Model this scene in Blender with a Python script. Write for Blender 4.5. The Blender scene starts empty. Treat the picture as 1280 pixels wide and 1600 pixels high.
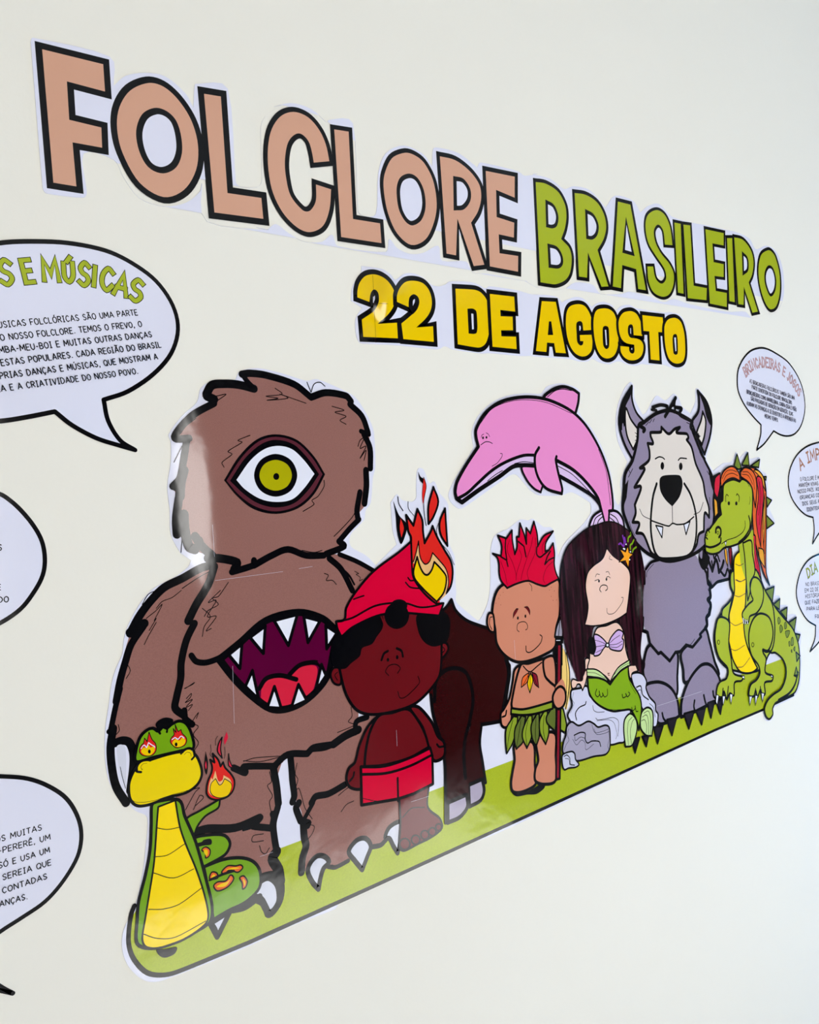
import bpy, math
from mathutils import Matrix, Vector
from mathutils.geometry import tessellate_polygon
S = bpy.context.scene
COL = S.collection
# ---------------------------------------------------------------- camera
cd = bpy.data.cameras.new('camera'); cam = bpy.data.objects.new('camera', cd); COL.objects.link(cam)
rt, up, bk = (0.7762863,-0.6248933,-0.0829938),(0.0646500,-0.0520418,0.9965501),(-0.6270566,-0.7789737,0.0000000)
m = Matrix((rt, up, bk)).transposed().to_4x4(); m.translation = Vector((0, -0.757, 1.5))
cam.matrix_world = m
cd.sensor_fit = 'HORIZONTAL'; cd.sensor_width = 36; cd.lens = 36*1290.0/1280; cd.clip_start = .02
S.camera = cam
# ---------------------------------------------------------------- world, lights, exposure
S.view_settings.view_transform = 'Standard'; S.view_settings.look = 'None'
S.view_settings.gamma = 1; S.view_settings.use_curve_mapping = False
S.view_settings.exposure = -0.2
w = bpy.data.worlds.new('sky'); S.world = w; w.use_nodes = True
w.node_tree.nodes['Background'].inputs[0].default_value = (.75, .87, 1, 1)
w.node_tree.nodes['Background'].inputs[1].default_value = 1.0
def area(name, loc, rot, sx, sy, power, col):
    l = bpy.data.lights.new(name, 'AREA'); l.shape = 'RECTANGLE'; l.size = sx; l.size_y = sy
    l.energy = power; l.color = col
    o = bpy.data.objects.new(name, l); o.location = loc; o.rotation_euler = [math.radians(a) for a in rot]; COL.objects.link(o); return o
# daylight entering by the window opening in the opposite wall; the blue and overhead lamps are added fills
area('window_daylight', (.65, -4.94, 1.6), (90, 0, 0), 1.0, 1.4, 92, (1, .975, .935))
area('added_blue_fill', (3.74, -.5, .62), (90, 0, 90), .7, 1.1, 40, (.02, .42, 1))  # unseen blue fill, added to cool the lower right of the wall
area('added_ceiling_fill', (-.4, -1.9, 2.78), (0, 0, 0), 1.2, .6, 14, (1, .95, .88))  # warm fill from above, added to tint the upper left cream
sl = bpy.data.lights.new('sun', 'SUN'); sl.energy = 112; sl.color = (1, .97, .92); sl.angle = math.radians(.6)
so = bpy.data.objects.new('sun', sl); COL.objects.link(so)   # low sun through an unseen left window, added to light the floor
so.rotation_euler = Vector((1, -.05, -.445)).to_track_quat('-Z', 'Y').to_euler()
# ---------------------------------------------------------------- materials
def lin(c): return tuple(((x/255)/12.92 if x/255 <= .04045 else ((x/255+.055)/1.055)**2.4) for x in c)+(1,)
MATS = {}
PAL = dict(ink=(4,4,8), paper=(219,220,238), salmon=(207,158,134), olive=(163,176,30), yellow=(233,195,0), snout=(232,205,0),
 brown=(143,99,92), maroon=(88,36,48), white=(224,226,240), iris=(170,165,8), purple=(84,0,48), red=(208,0,50),
 skindark=(100,14,22), horse=(44,3,5), flame=(214,36,30), cream=(226,178,118), hoof=(170,160,182), leaf=(118,160,20), snake=(112,158,16),
 claw=(205,207,222), grass=(166,180,32), pink=(229,139,199), lilac=(214,187,226), skin=(202,130,104), spear=(128,18,38),
 steel=(150,145,162), gold=(238,202,118), leafa=(132,152,40), leafb=(92,106,42), hair=(26,9,17), skinpale=(233,196,180),
 shell=(203,172,224), mint=(190,217,150), tailgreen=(126,166,24), rocka=(203,204,228), rockb=(162,157,180), rockc=(190,192,214),
 star=(242,160,36), wolf=(141,130,155), wolfface=(219,210,203), dkclaw=(30,24,36), croc=(166,181,44), crocyel=(247,214,0),
 spike=(112,130,44), orange=(222,98,42), amber=(228,160,50), rose=(205,32,60), dusty=(150,92,92), dustyfill=(214,180,184), dustyo=(178,128,96), line=(70,66,80),
 purple2=(120,50,170), titleolive=(163,176,40))
def sheet_waves(nt, bs):
    """gentle waviness of the laminated paper and the bulges left where two printed sheets meet"""
    N = nt.nodes; Lk = nt.links
    geo = N.new('ShaderNodeNewGeometry'); sep = N.new('ShaderNodeSeparateXYZ'); Lk.new(geo.outputs['Position'], sep.inputs[0])
    no = N.new('ShaderNodeTexNoise'); no.inputs['Scale'].default_value = 9; no.inputs['Detail'].default_value = 1
    Lk.new(geo.outputs['Position'], no.inputs['Vector'])
    nf = N.new('ShaderNodeTexNoise'); nf.inputs['Scale'].default_value = 40; nf.inputs['Detail'].default_value = 2
    Lk.new(geo.outputs['Position'], nf.inputs['Vector'])
    def M(op, a, b=None):
        k = N.new('ShaderNodeMath'); k.operation = op
        for i, x in enumerate((a, b)):
            if x is None: continue
            if isinstance(x, (int, float)): k.inputs[i].default_value = x
            else: Lk.new(x, k.inputs[i])
        return k.outputs[0]
    tot = M('ADD', M('MULTIPLY', no.outputs[0], WAVE), M('MULTIPLY', nf.outputs[0], WAVE*.12))
    for (x0, z0, sx, sz, amp) in BULGES:
        dx = M('DIVIDE', M('SUBTRACT', sep.outputs[0], x0), sx); dz = M('DIVIDE', M('SUBTRACT', sep.outputs[2], z0), sz)
        e = M('EXPONENT', M('MULTIPLY', M('ADD', M('MULTIPLY', dx, dx), M('MULTIPLY', dz, dz)), -1))
        tot = M('ADD', tot, M('MULTIPLY', e, amp))
    for (x0, z0, sx, sz, amp, fall) in CURLS:
        dx = M('DIVIDE', M('SUBTRACT', sep.outputs[0], x0), sx); dz = M('DIVIDE', M('SUBTRACT', sep.outputs[2], z0), sz)
        tot = M('ADD', tot, M('MULTIPLY', M('MULTIPLY', M('TANH', dx), M('EXPONENT', M('MULTIPLY', M('ADD', M('MULTIPLY', dz, dz), M('MULTIPLY', M('MULTIPLY', dx, dx), fall)), -1))), amp))
    b = N.new('ShaderNodeBump'); b.inputs['Strength'].default_value = 1; b.inputs['Distance'].default_value = 1
    Lk.new(tot, b.inputs['Height']); Lk.new(b.outputs[0], bs.inputs['Normal'])
WAVE = .0026
BULGES = [(.59,1.185,.07,.04,.0028),(.607,1.752,.025,.042,.0128)]   # x, z, half width, half height, height in metres
CURLS = [(.563,1.70,.010,.015,.003,.12),(.345,1.53,.035,.135,.0066,.12),(1.035,1.34,.030,.075,.0160,.01),(.918,1.405,.012,.03,.0060,.05)]   # sheet edges that stand proud at a join, last number: how fast they lie flat again
def mat(name):
    if name in MATS: return MATS[name]
    M = bpy.data.materials.new('print_'+name); M.use_nodes = True; nt = M.node_tree
    bs = nt.nodes['Principled BSDF']; bs.inputs['Base Color'].default_value = lin(PAL[name])
    bs.inputs['Roughness'].default_value = .12; bs.inputs['Specular IOR Level'].default_value = .27
    if name in ('brown','hair','wolf','horse','grass'):     # faint printed halftone grain
        n = nt.nodes.new('ShaderNodeTexNoise'); n.inputs['Scale'].default_value = 900
        g = nt.nodes.new('ShaderNodeNewGeometry'); nt.links.new(g.outputs['Position'], n.inputs['Vector'])
        mx = nt.nodes.new('ShaderNodeMix'); mx.data_type = 'RGBA'
        c = lin(PAL[name]); k = .82 if name != 'hair' else .3
        mx.inputs['A'].default_value = tuple(x*k for x in c[:3])+(1,); mx.inputs['B'].default_value = tuple(min(1, x*(2-k)) for x in c[:3])+(1,)
        nt.links.new(n.outputs[0], mx.inputs['Factor']); nt.links.new(mx.outputs['Result'], bs.inputs['Base Color'])
        if name == 'hair':
            mp = nt.nodes.new('ShaderNodeMapping'); mp.inputs['Scale'].default_value = (.2, 1, .012)
            nt.links.new(g.outputs['Position'], mp.inputs[0]); nt.links.new(mp.outputs[0], n.inputs['Vector'])
            cr = nt.nodes.new('ShaderNodeMapRange'); cr.inputs['From Min'].default_value = .38; cr.inputs['From Max'].default_value = .68
            nt.links.new(n.outputs[0], cr.inputs['Value']); nt.links.new(cr.outputs[0], mx.inputs['Factor'])
            mx.inputs['B'].default_value = lin((58, 22, 36)); mx.inputs['A'].default_value = lin((6, 2, 6))
    sheet_waves(nt, bs)
    MATS[name] = M; return M
# ---------------------------------------------------------------- drawing in wall coordinates (0.1 mm, x along the wall, z up)
CT = None; CP = None; CUR = None; ZL = [0.0]
class B:
    def __init__(s, obj, org): s.o = obj; s.org = org; s.v = []; s.f = []; s.mi = []; s.m = []
    def mid(s, name):
        if name not in s.m: s.m.append(name)
        return s.m.index(name)
    def add(s, vs, fs, name, y):
        k = len(s.v); i = s.mid(name)
        s.v += [(x-s.org[0], -y, z-s.org[1]) for x, z in vs]
        for f in fs:
            a, b, c = (vs[f[j]] for j in (0, 1, 2))
            if (b[0]-a[0])*(c[1]-a[1])-(b[1]-a[1])*(c[0]-a[0]) < 0: f = f[::-1]
            s.f.append(tuple(j+k for j in f)); s.mi.append(i)
    def done(s):
        me = s.o.data; me.from_pydata(s.v, [], s.f)
        for n in s.m: me.materials.append(mat(n))
        me.polygons.foreach_set('material_index', s.mi); me.update()
BS = []
def new_mesh(name, parent, label):
    o = bpy.data.objects.new(name, bpy.data.meshes.new(name)); COL.objects.link(o); o.parent = parent
    if label: o['label'] = label
    b = B(o, CT['org']); BS.append(b); return b
def thing(name, label, cat, org, group=None):
    global CT
    e = bpy.data.objects.new(name, None); COL.objects.link(e); e.location = (org[0], 0, org[1]); e.empty_display_size = .05
    e['label'] = label; e['category'] = cat
    if group: e['group'] = group
    CT = dict(o=e, org=org); ZL[0] = .0006
def part(name, label=None):
    global CP, CUR
    CP = CUR = new_mesh(name, CT['o'], label)
def sub(name, label=None):
    global CUR
    CUR = new_mesh(name, CP.o, label)
def step(): ZL[0] += 1.8e-6; return ZL[0]
def parse(s):
    r = []
    for t in s.split():
        c = t.endswith('!'); a, b = t.rstrip('!').split(','); r.append((int(a)/1e4, int(b)/1e4, c))
    return r
def curve(p, closed, n=5):
    """Catmull-Rom through the points; '!' points are sharp corners. Returns samples (x, z, corner)"""
    r = []; N = len(p); seg = N if closed else N-1
    for i in range(seg):
        a = p[i]; b = p[(i+1) % N]
        pa = p[i-1] if (i > 0 or closed) and not a[2] else None
        pb = p[(i+2) % N] if (i+2 < N or closed) and not b[2] else None
        if pa is None: pa = (2*a[0]-b[0], 2*a[1]-b[1])
        if pb is None: pb = (2*b[0]-a[0], 2*b[1]-a[1])
        L_ = math.hypot(b[0]-a[0], b[1]-a[1]); k = n
        if a[2] and b[2]: k = 1
        ta = [(b[j]-pa[j])/2 for j in (0, 1)]; tb = [(pb[j]-a[j])/2 for j in (0, 1)]
        for t in (ta, tb):
            q = math.hypot(*t)
            if q > L_ and q > 0: t[0] *= L_/q; t[1] *= L_/q
        for u in range(k):
            t = u/k; t2 = t*t; t3 = t2*t
            h0 = 2*t3-3*t2+1; h1 = t3-2*t2+t; h2 = -2*t3+3*t2; h3 = t3-t2
            r.append((h0*a[0]+h1*ta[0]+h2*b[0]+h3*tb[0], h0*a[1]+h1*ta[1]+h2*b[1]+h3*tb[1], a[2] and u == 0))
    if not closed: r.append((p[-1][0], p[-1][1], p[-1][2]))
    return r
def fillpoly(pts, name, y=None):
    y = y or step()
    t = tessellate_polygon([[Vector((x, z, 0)) for x, z in pts]])
    CUR.add(pts, t, name, y)
def F(c, s): fillpoly([(a[0], a[1]) for a in curve(parse(s), True)], c)
def disc(x, z, r, c, n=8):
    CUR.add([(x+r*math.cos(k*2*math.pi/n), z+r*math.sin(k*2*math.pi/n)) for k in range(n)], [tuple(range(n))], c, ZL[0])
def ribbon(pts, w, c, closed=False, miter=False, taper=False, caps=True):
    """pts: samples (x,z,corner)"""
    q = [pts[0]]
    for a in pts[1:]:
        if math.hypot(a[0]-q[-1][0], a[1]-q[-1][1]) > 2e-5: q.append(a)
    if closed and math.hypot(q[0][0]-q[-1][0], q[0][1]-q[-1][1]) < 2e-5: q.pop()
    pts = q; N = len(pts)
    if N < 2: return
    step()
    def run(ix, cl):
        ZL[0] += 5e-7
        vs = []; fs = []; n = len(ix)
        for j, i in enumerate(ix):
            p = pts[i]
            a = pts[ix[j-1]] if (j > 0 or cl) else None
            b = pts[ix[(j+1) % n]] if (j < n-1 or cl) else None
            da = db = None
            if a: l = math.hypot(p[0]-a[0], p[1]-a[1]) or 1; da = ((p[0]-a[0])/l, (p[1]-a[1])/l)
            if b: l = math.hypot(b[0]-p[0], b[1]-p[1]) or 1; db = ((b[0]-p[0])/l, (b[1]-p[1])/l)
            d = da or db
            if da and db:
                t = (da[0]+db[0], da[1]+db[1]); l = math.hypot(*t)
                t = (t[0]/l, t[1]/l) if l > 1e-6 else da
                cosh = max(.45, t[0]*da[0]+t[1]*da[1]); k = 1/cosh
            else: t = d; k = 1
            ww = w/2
            if taper: u = i/(N-1); ww *= .28+.72*min(1, 3.2*min(u if taper == 2 else 1, 1-u))
            vs += [(p[0]-t[1]*ww*k, p[1]+t[0]*ww*k), (p[0]+t[1]*ww*k, p[1]-t[0]*ww*k)]
        for j in range(n if cl else n-1):
            k2 = (j+1) % n; fs.append((2*j, 2*j+1, 2*k2+1, 2*k2))
        CUR.add(vs, fs, c, ZL[0])
    # corners that need a round join
    cuts = []
    if not miter:
        for i in range(N):
            if not closed and i in (0, N-1): continue
            a, p, b = pts[i-1], pts[i], pts[(i+1) % N]
            d1 = (p[0]-a[0], p[1]-a[1]); d2 = (b[0]-p[0], b[1]-p[1])
            cs = (d1[0]*d2[0]+d1[1]*d2[1])/((math.hypot(*d1)*math.hypot(*d2)) or 1)
            if cs < .72: cuts.append(i)
    if closed:
        if not cuts: run(list(range(N)), True)
        else:
            for a, b in zip(cuts, cuts[1:]+[cuts[0]+N]): run([i % N for i in range(a, b+1)], False)
    else:
        e = [0]+cuts+[N-1]
        for a, b in zip(e, e[1:]): run(list(range(a, b+1)), False)
    nd = 8 if w < .003 else 12
    for i in cuts: ZL[0] += 4e-7; disc(pts[i][0], pts[i][1], w/2, c, nd)
    if not closed and caps and not miter and not taper and w > .0007:
        for i in (0, N-1): ZL[0] += 4e-7; disc(pts[i][0], pts[i][1], w/2, c, nd)
def L(c, w, s, k=''):
    ribbon(curve(parse(s), 'c' in k), w/1000, c, closed='c' in k, miter='m' in k, taper=(2 if 'T' in k else 1 if 't' in k else False))
def FL(c, w, s, k='', ink='ink'):
    p = curve(parse(s), True); fillpoly([(a[0], a[1]) for a in p], c); ribbon(p, w/1000, ink, closed=True, miter='m' in k)
HOLES = {}
def back(c, s):
    """the cut sheet itself: a thin plate standing 0.5 mm off the wall with its own edge"""
    p = [(a[0], a[1]) for a in curve(parse(s), True, 4)]; n = len(p)
    CUR.add(p, tessellate_polygon([[Vector((x, z, 0)) for x, z in p]]), c, .00055)
    k = len(CUR.v); o = CUR.org; i = CUR.mid(c)
    CUR.v += [(x-o[0], -.00055, z-o[1]) for x, z in p]+[(x-o[0], -.00002, z-o[1]) for x, z in p]
    for j in range(n): CUR.f.append((k+j, k+(j+1) % n, k+n+(j+1) % n, k+n+j)); CUR.mi.append(i)
# ---------------------------------------------------------------- hand-lettered capitals as strokes in a unit box
GL = {
'A':(.95,'0,0! .5,1! 1,0!','.18,.33! .82,.33!'),'B':(.8,'.05,0! .05,1! .6,.97 .85,.76 .6,.54 .05,.5!','.05,.5! .7,.48 .98,.25 .65,.03 .05,0!'),
'C':(.8,'.95,.8 .55,1 .12,.72 .1,.3 .5,0 .95,.2'),'D':(.85,'.05,0! .05,1! .6,.93 .97,.5 .6,.06 .05,0!'),
'E':(.72,'1,1! .05,1! .05,0! 1,0!','.05,.52! .85,.52!'),'F':(.7,'1,1! .05,1! .05,0!','.05,.5! .85,.5!'),
'G':(.85,'.95,.82 .55,1 .1,.65 .12,.25 .5,0 .92,.18 .95,.45! .55,.45!'),'H':(.85,'.05,1! .05,0!','.95,1! .95,0!','.05,.5! .95,.5!'),
'I':(.5,'.05,1! .95,1!','.5,1! .5,0!','.05,0! .95,0!'),'|':(.2,'.5,1! .5,0!'),'J':(.6,'.8,1! .8,.25 .45,0 .05,.15'),
'L':(.7,'.05,1! .05,0! 1,0!'),'M':(1.05,'.02,0! .1,1! .5,.3! .9,1! .98,0!'),'N':(.88,'.05,0! .05,1! .95,0! .95,1!'),
'O':(.88,'.5,1 .15,.82 .03,.5 .15,.15 .5,0 .85,.15 .97,.5 .85,.82 .5,1'),'P':(.78,'.05,0! .05,1! .65,.98 .97,.74 .65,.48 .05,.45!'),
'Q':(.9,'.5,1 .15,.82 .03,.5 .15,.15 .5,0 .85,.15 .97,.5 .85,.82 .5,1','.6,.25! 1,-.05!'),'R':(.82,'.05,0! .05,1! .65,.98 .92,.75 .6,.5 .05,.47!','.45,.48! 1,0!'),
'S':(.75,'.92,.84 .5,1 .1,.78 .3,.56 .75,.42 .92,.2 .5,0 .05,.15'),'T':(.8,'0,1! 1,1!','.5,1! .5,0!'),'U':(.82,'.05,1! .07,.3 .5,0 .93,.3 .95,1!'),
'V':(.85,'0,1! .5,0! 1,1!'),'X':(.8,'0,1! 1,0!','1,1! 0,0!'),'Z':(.8,'0,1! 1,1! 0,0! 1,0!'),'2':(.75,'.05,.75 .3,1 .8,.9 .85,.6 .05,0! 1,0!'),
'-':(.5,'.1,.45! .9,.45!'),'.':(.3,'.5,-.02! .5,.13!'),',':(.3,'.6,.12! .3,-.2!')}
AC = {'Á':'A´','É':'E´','Í':'I´','Ó':'O´','Ú':'U´','Ã':'A~','Õ':'O~','Ç':'Cç','Ê':'E^','Â':'A^'}
def glyph(ch, o, rv, uv, wd, c, sq=0):
    """o origin, rv/uv right and up vectors of the letter box in metres"""
    base, acc = (AC[ch][0], AC[ch][1]) if ch in AC else (ch, '')
    st = list(GL[base][1:])
    if acc == '´': st.append('.42,1.12! .72,1.32!')
    if acc == '~': st.append('.15,1.15 .38,1.26 .62,1.14 .85,1.25')
    if acc == '^': st.append('.2,1.12! .5,1.32! .8,1.12!')
    if acc == 'ç': st.append('.55,0! .65,-.12 .4,-.25')
    for s in st:
        p = []
        for t in s.split():
            cr = t.endswith('!'); a, b = map(float, t.rstrip('!').split(','))
            p.append((o[0]+rv[0]*a+uv[0]*b, o[1]+rv[1]*a+uv[1]*b, cr))
        q = curve(p, False, 4)
        if sq:      # square ends, sharp corners
            for a, b in ((0, 1), (-1, -2)):
                l = math.hypot(q[a][0]-q[b][0], q[a][1]-q[b][1]) or 1
                q[a] = (q[a][0]+(q[a][0]-q[b][0])/l*sq/2, q[a][1]+(q[a][1]-q[b][1])/l*sq/2, True)
            ribbon(q, wd, c, miter=True)
        else: ribbon(q, wd, c, caps=wd > .0018)
def adv(ch, gap=.2):
    if ch == ' ': return .55
    b = AC[ch][0] if ch in AC else ch
    return GL[b][0]*.78+gap
def T(pre, txt, s, hh, w, c):
    """a line of lettering; txt spans the two given baseline points, pre runs on before it"""
    a, b = parse(s); L_ = sum(adv(x) for x in txt)-.2
    k = math.hypot(b[0]-a[0], b[1]-a[1])/L_; r = ((b[0]-a[0])/L_/k, (b[1]-a[1])/L_/k); u = (-r[1], r[0]); hh /= 1000
    x = -sum(adv(q) for q in pre)
    for ch in pre+txt:
        if ch != ' ':
            g = (adv(ch)-.2)*k
            glyph(ch, (a[0]+r[0]*x*k, a[1]+r[1]*x*k), (r[0]*g, r[1]*g), (u[0]*hh, u[1]*hh), w/1000, c)
        x += adv(ch)
def G(ch, s, w1, w2, c):
    lb, rb, lt = parse(s); rv = (rb[0]-lb[0], rb[1]-lb[1]); uv = (lt[0]-lb[0], lt[1]-lb[1]); w1 /= 1000; w2 /= 1000
    lr = math.hypot(*rv); lu = math.hypot(*uv); a = w2/2/lr; b = w2/2/lu
    if ch == '|': a = 0
    o = (lb[0]+rv[0]*a+uv[0]*b, lb[1]+rv[1]*a+uv[1]*b); rv = (rv[0]*(1-2*a), rv[1]*(1-2*a)); uv = (uv[0]*(1-2*b), uv[1]*(1-2*b))
    for wd, col in ((w1, 'ink'), (w2, c)): glyph(ch, o, rv, uv, wd, col, wd)
def TA(txt, path, hh, w1, w2, c1, c2):
    p = curve(parse(path), False, 12); hh /= 1000; cum = [0]
    for a, b in zip(p, p[1:]): cum.append(cum[-1]+math.hypot(b[0]-a[0], b[1]-a[1]))
    tot = sum(adv(x, .2) for x in txt)-.2; k = cum[-1]/tot
    def at(d):
        for i in range(len(cum)-1):
            if cum[i+1] >= d or i == len(cum)-2:
                t = (d-cum[i])/(cum[i+1]-cum[i]); a, b = p[i], p[i+1]; l = cum[i+1]-cum[i]
                return (a[0]+(b[0]-a[0])*t, a[1]+(b[1]-a[1])*t), ((b[0]-a[0])/l, (b[1]-a[1])/l)
    for wd, col in ((w1, c1), (w2, c2)):
        x = 0
        for ch in txt:
            g = adv(ch, .2)-.2
            if ch != ' ':
                (cx, cz), r = at((x+g/2)*k); u = (-r[1], r[0])
                glyph(ch, (cx-r[0]*g*k/2, cz-r[1]*g*k/2), (r[0]*g*k, r[1]*g*k), (u[0]*hh, u[1]*hh), wd/1000, col, wd/1000)
            x += adv(ch, .2)
# ---------------------------------------------------------------- the room
def smat(name, col, rough=.85, col2=None, scale=8, bump=0, bscale=400, spec=.3):
    M = bpy.data.materials.new(name); M.use_nodes = True; nt = M.node_tree; bs = nt.nodes['Principled BSDF']
    bs.inputs['Base Color'].default_value = lin(col); bs.inputs['Roughness'].default_value = rough; bs.inputs['Specular IOR Level'].default_value = spec
    tc = nt.nodes.new('ShaderNodeNewGeometry')
    if col2:
        n = nt.nodes.new('ShaderNodeTexNoise'); n.inputs['Scale'].default_value = scale; n.inputs['Detail'].default_value = 4
        nt.links.new(tc.outputs['Position'], n.inputs['Vector'])
        mx = nt.nodes.new('ShaderNodeMix'); mx.data_type = 'RGBA'; mx.inputs['A'].default_value = lin(col); mx.inputs['B'].default_value = lin(col2)
        nt.links.new(n.outputs[0], mx.inputs['Factor']); nt.links.new(mx.outputs['Result'], bs.inputs['Base Color'])
    if bump:
        n = nt.nodes.new('ShaderNodeTexNoise'); n.inputs['Scale'].default_value = bscale; n.inputs['Detail'].default_value = 3
        nt.links.new(tc.outputs['Position'], n.inputs['Vector'])
        n2 = nt.nodes.new('ShaderNodeTexNoise'); n2.inputs['Scale'].default_value = 22; n2.inputs['Detail'].default_value = 2
        nt.links.new(tc.outputs['Position'], n2.inputs['Vector'])
        ad = nt.nodes.new('ShaderNodeMath'); ad.operation = 'MULTIPLY_ADD'; ad.inputs[1].default_value = 6
        nt.links.new(n2.outputs[0], ad.inputs[0]); nt.links.new(n.outputs[0], ad.inputs[2])
        b = nt.nodes.new('ShaderNodeBump'); b.inputs['Strength'].default_value = 1; b.inputs['Distance'].default_value = bump
        nt.links.new(ad.outputs[0], b.inputs['Height']); nt.links.new(b.outputs[0], bs.inputs['Normal'])
    return M
def boxes(name, bs, m, parent=None, kind='structure'):
    me = bpy.data.meshes.new(name); v = []; f = []
    for (x0, x1, y0, y1, z0, z1) in bs:
        k = len(v); v += [(x, y, z) for x in (x0, x1) for y in (y0, y1) for z in (z0, z1)]
        f += [tuple(k+i for i in q) for q in ((0,1,3,2),(4,6,7,5),(0,4,5,1),(2,3,7,6),(0,2,6,4),(1,5,7,3))]
    me.from_pydata(v, [], f); me.materials.append(m); o = bpy.data.objects.new(name, me); COL.objects.link(o)
    if parent: o.parent = parent
    elif kind: o['kind'] = kind
    return o
x0, x1, y0, zt = -2.6, 3.8, -5.0, 2.8
wm = smat('painted_wall', (230,227,218), .7, (232,230,222), 3, .00006, 260)
gw = smat('side_wall_paint', (110,106,100), .8, (105,101,95), 4)
boxes('wall_back', [(x0-.12, x1+.12, 0, .12, -.1, zt+.1)], wm)
boxes('floor', [(x0-.12, x1+.12, y0-.12, 0, -.1, 0)], smat('floor_tile', (206,208,210), .4, (196,199,202), 5))
boxes('ceiling', [(x0-.12, x1+.12, y0-.12, 0, zt, zt+.1)], smat('ceiling_paint', (196,196,192), .9, (190,190,186), 4))
boxes('wall_left', [(x0-.12, x0, y0-.12, -2.2, 0, zt), (x0-.12, x0, -1.0, 0, 0, zt), (x0-.12, x0, -2.2, -1.0, 0, 1.5), (x0-.12, x0, -2.2, -1.0, 2.42, zt)], gw)
# opposite wall with its window opening, right wall with the doorway added for the blue fill
boxes('wall_front', [(x0, .1, y0-.12, y0, 0, zt), (1.2, x1, y0-.12, y0, 0, zt), (.1, 1.2, y0-.12, y0, 0, .85), (.1, 1.2, y0-.12, y0, 2.35, zt)], gw)
boxes('wall_right', [(x1, x1+.12, y0-.12, -.9, 0, zt), (x1, x1+.12, -.1, 0, 0, zt), (x1, x1+.12, -.9, -.1, 2.05, zt)], gw)
fm = smat('window_frame_paint', (225,225,222), .4, (215,215,212), 10)
boxes('window_1', [(.1,.15,y0-.1,y0-.06,.85,2.35), (1.15,1.2,y0-.1,y0-.06,.85,2.35), (.15,1.15,y0-.1,y0-.06,.85,.9), (.15,1.15,y0-.1,y0-.06,2.3,2.35), (.62,.68,y0-.1,y0-.06,.9,2.3)], fm)
boxes('added_window', [(x0-.1,x0-.04,-2.2,-2.16,1.5,2.42), (x0-.1,x0-.04,-1.04,-1.0,1.5,2.42), (x0-.1,x0-.04,-2.16,-1.04,1.5,1.54), (x0-.1,x0-.04,-2.16,-1.04,2.38,2.42)], fm)  # unseen window, added and placed so sunlight lands on the floor
boxes('added_door', [(x1+.04,x1+.1,-.9,-.85,0,2.05), (x1+.04,x1+.1,-.15,-.1,0,2.05), (x1+.04,x1+.1,-.85,-.15,2.0,2.05), (x1+.04,x1+.1,-.85,-.15,0,.08)], fm)  # unseen door frame, added around the blue fill
boxes('baseboard_back', [(x0, x1, -.015, 0, 0, .09)], fm)
# ---------------------------------------------------------------- the stickers on the wall
thing('title_sticker','salmon and green bubble-letter title FOLCLORE BRASILEIRO on a cut white sheet, topmost on the wall','wall sticker',(0.6207,1.7886),None)
part('backing_sheet')
back('paper','2246,19423! 2266,19464 2948,19487 2963,19218! 3087,19345 3289,19428 3491,19444 3687,19326 3757,19204! 3793,19444 3827,19463 4159,19498 4162,18537 4215,18495 4416,18532 4472,18617 4512,19175 4585,19320 4795,19488 4693,19440 4920,19539 5172,19533 5365,19430! 5414,19472 5734,19503 5699,18495 5781,18444 5961,18500 6045,18992 6185,19255 6468,19407 6776,19364 6904,19241! 6947,19468 7041,19502 7377,19503 7692,19383! 7759,19462 8465,19484 8591,19448 8866,19528 8773,19503 9120,19505 9400,19414 9617,19492 9997,19500 10341,19303! 10600,19529 11047,19526 11214,19372! 11457,19522 11751,19595 12081,19446 12752,19440 13011,19458 13749,19479 14100,19487 14524,19434 14721,19270 15122,19391 15502,19316 15686,18979 15621,18491 15313,18183 14909,18093 14671,18030 14364,17977 14162,18074 13523,18018 12360,18045 11943,18085 11639,18004 11309,18055 10768,18083 10553,18029 10041,17974 9886,18090 9483,18084 9193,17948 8666,17924 8423,17990 8457,17985 7710,18000 7454,17987 7353,18116 6939,18075 6897,18255 6643,18134 6430,18092 6233,18137 6127,18227 6061,18067 5375,18040 5313,18160 5171,18061 4941,18028 4754,18090 4599,18168 4487,18095 4357,18098 4506,18092 3800,18071 3783,18447 3750,18360 3590,18223 3359,18150 3125,18187 2985,18356 2904,18509 2630,18512 2629,18159 2597,18102 2275,18082 2245,18126')
part('letter','salmon letter F outlined in black')
FL('salmon',5.92,'2309,19411! 2909,19428! 2904,19111! 2561,19116! 2555,18824! 2843,18819! 2832,18572! 2567,18564! 2569,18163! 2310,18159!','m')
part('letter','salmon letter O outlined in black')
FL('salmon',6.14,'3297,19363 3097,19234 2970,19032 2930,18815 2966,18578 3116,18313 3364,18209 3599,18323 3757,18562 3803,18833 3750,19082 3619,19270 3464,19368','m')
FL('paper',6.16,'3358,19074 3242,18992 3175,18833 3184,18662 3252,18531 3373,18503 3497,18580 3563,18722 3569,18881 3535,19012 3458,19073','m')
part('letter','salmon letter L outlined in black')
FL('salmon',6.7,'3852,19407! 4106,19433! 4090,18437! 4480,18455! 4484,18168! 3858,18141!','m')
part('letter','salmon letter C outlined in black')
FL('salmon',5.41,'4927,19471 4740,19368 4600,19159 4538,18865 4555,18540 4665,18301 4842,18151 5020,18117 5216,18219 5331,18434 5381,18698! 5127,18722! 5107,18519 5034,18410 4963,18398 4836,18520 4799,18704 4801,18871 4845,19047 4910,19145 4998,19196 5078,19145 5109,19030 5122,18899! 5388,18972! 5355,19181 5269,19347 5122,19459','m')
part('letter','salmon letter L outlined in black')
FL('salmon',5.29,'5436,19397! 5689,19422! 5648,18411! 6034,18421! 6030,18135! 5407,18124!','m')
part('letter','salmon letter O outlined in black')
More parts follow.
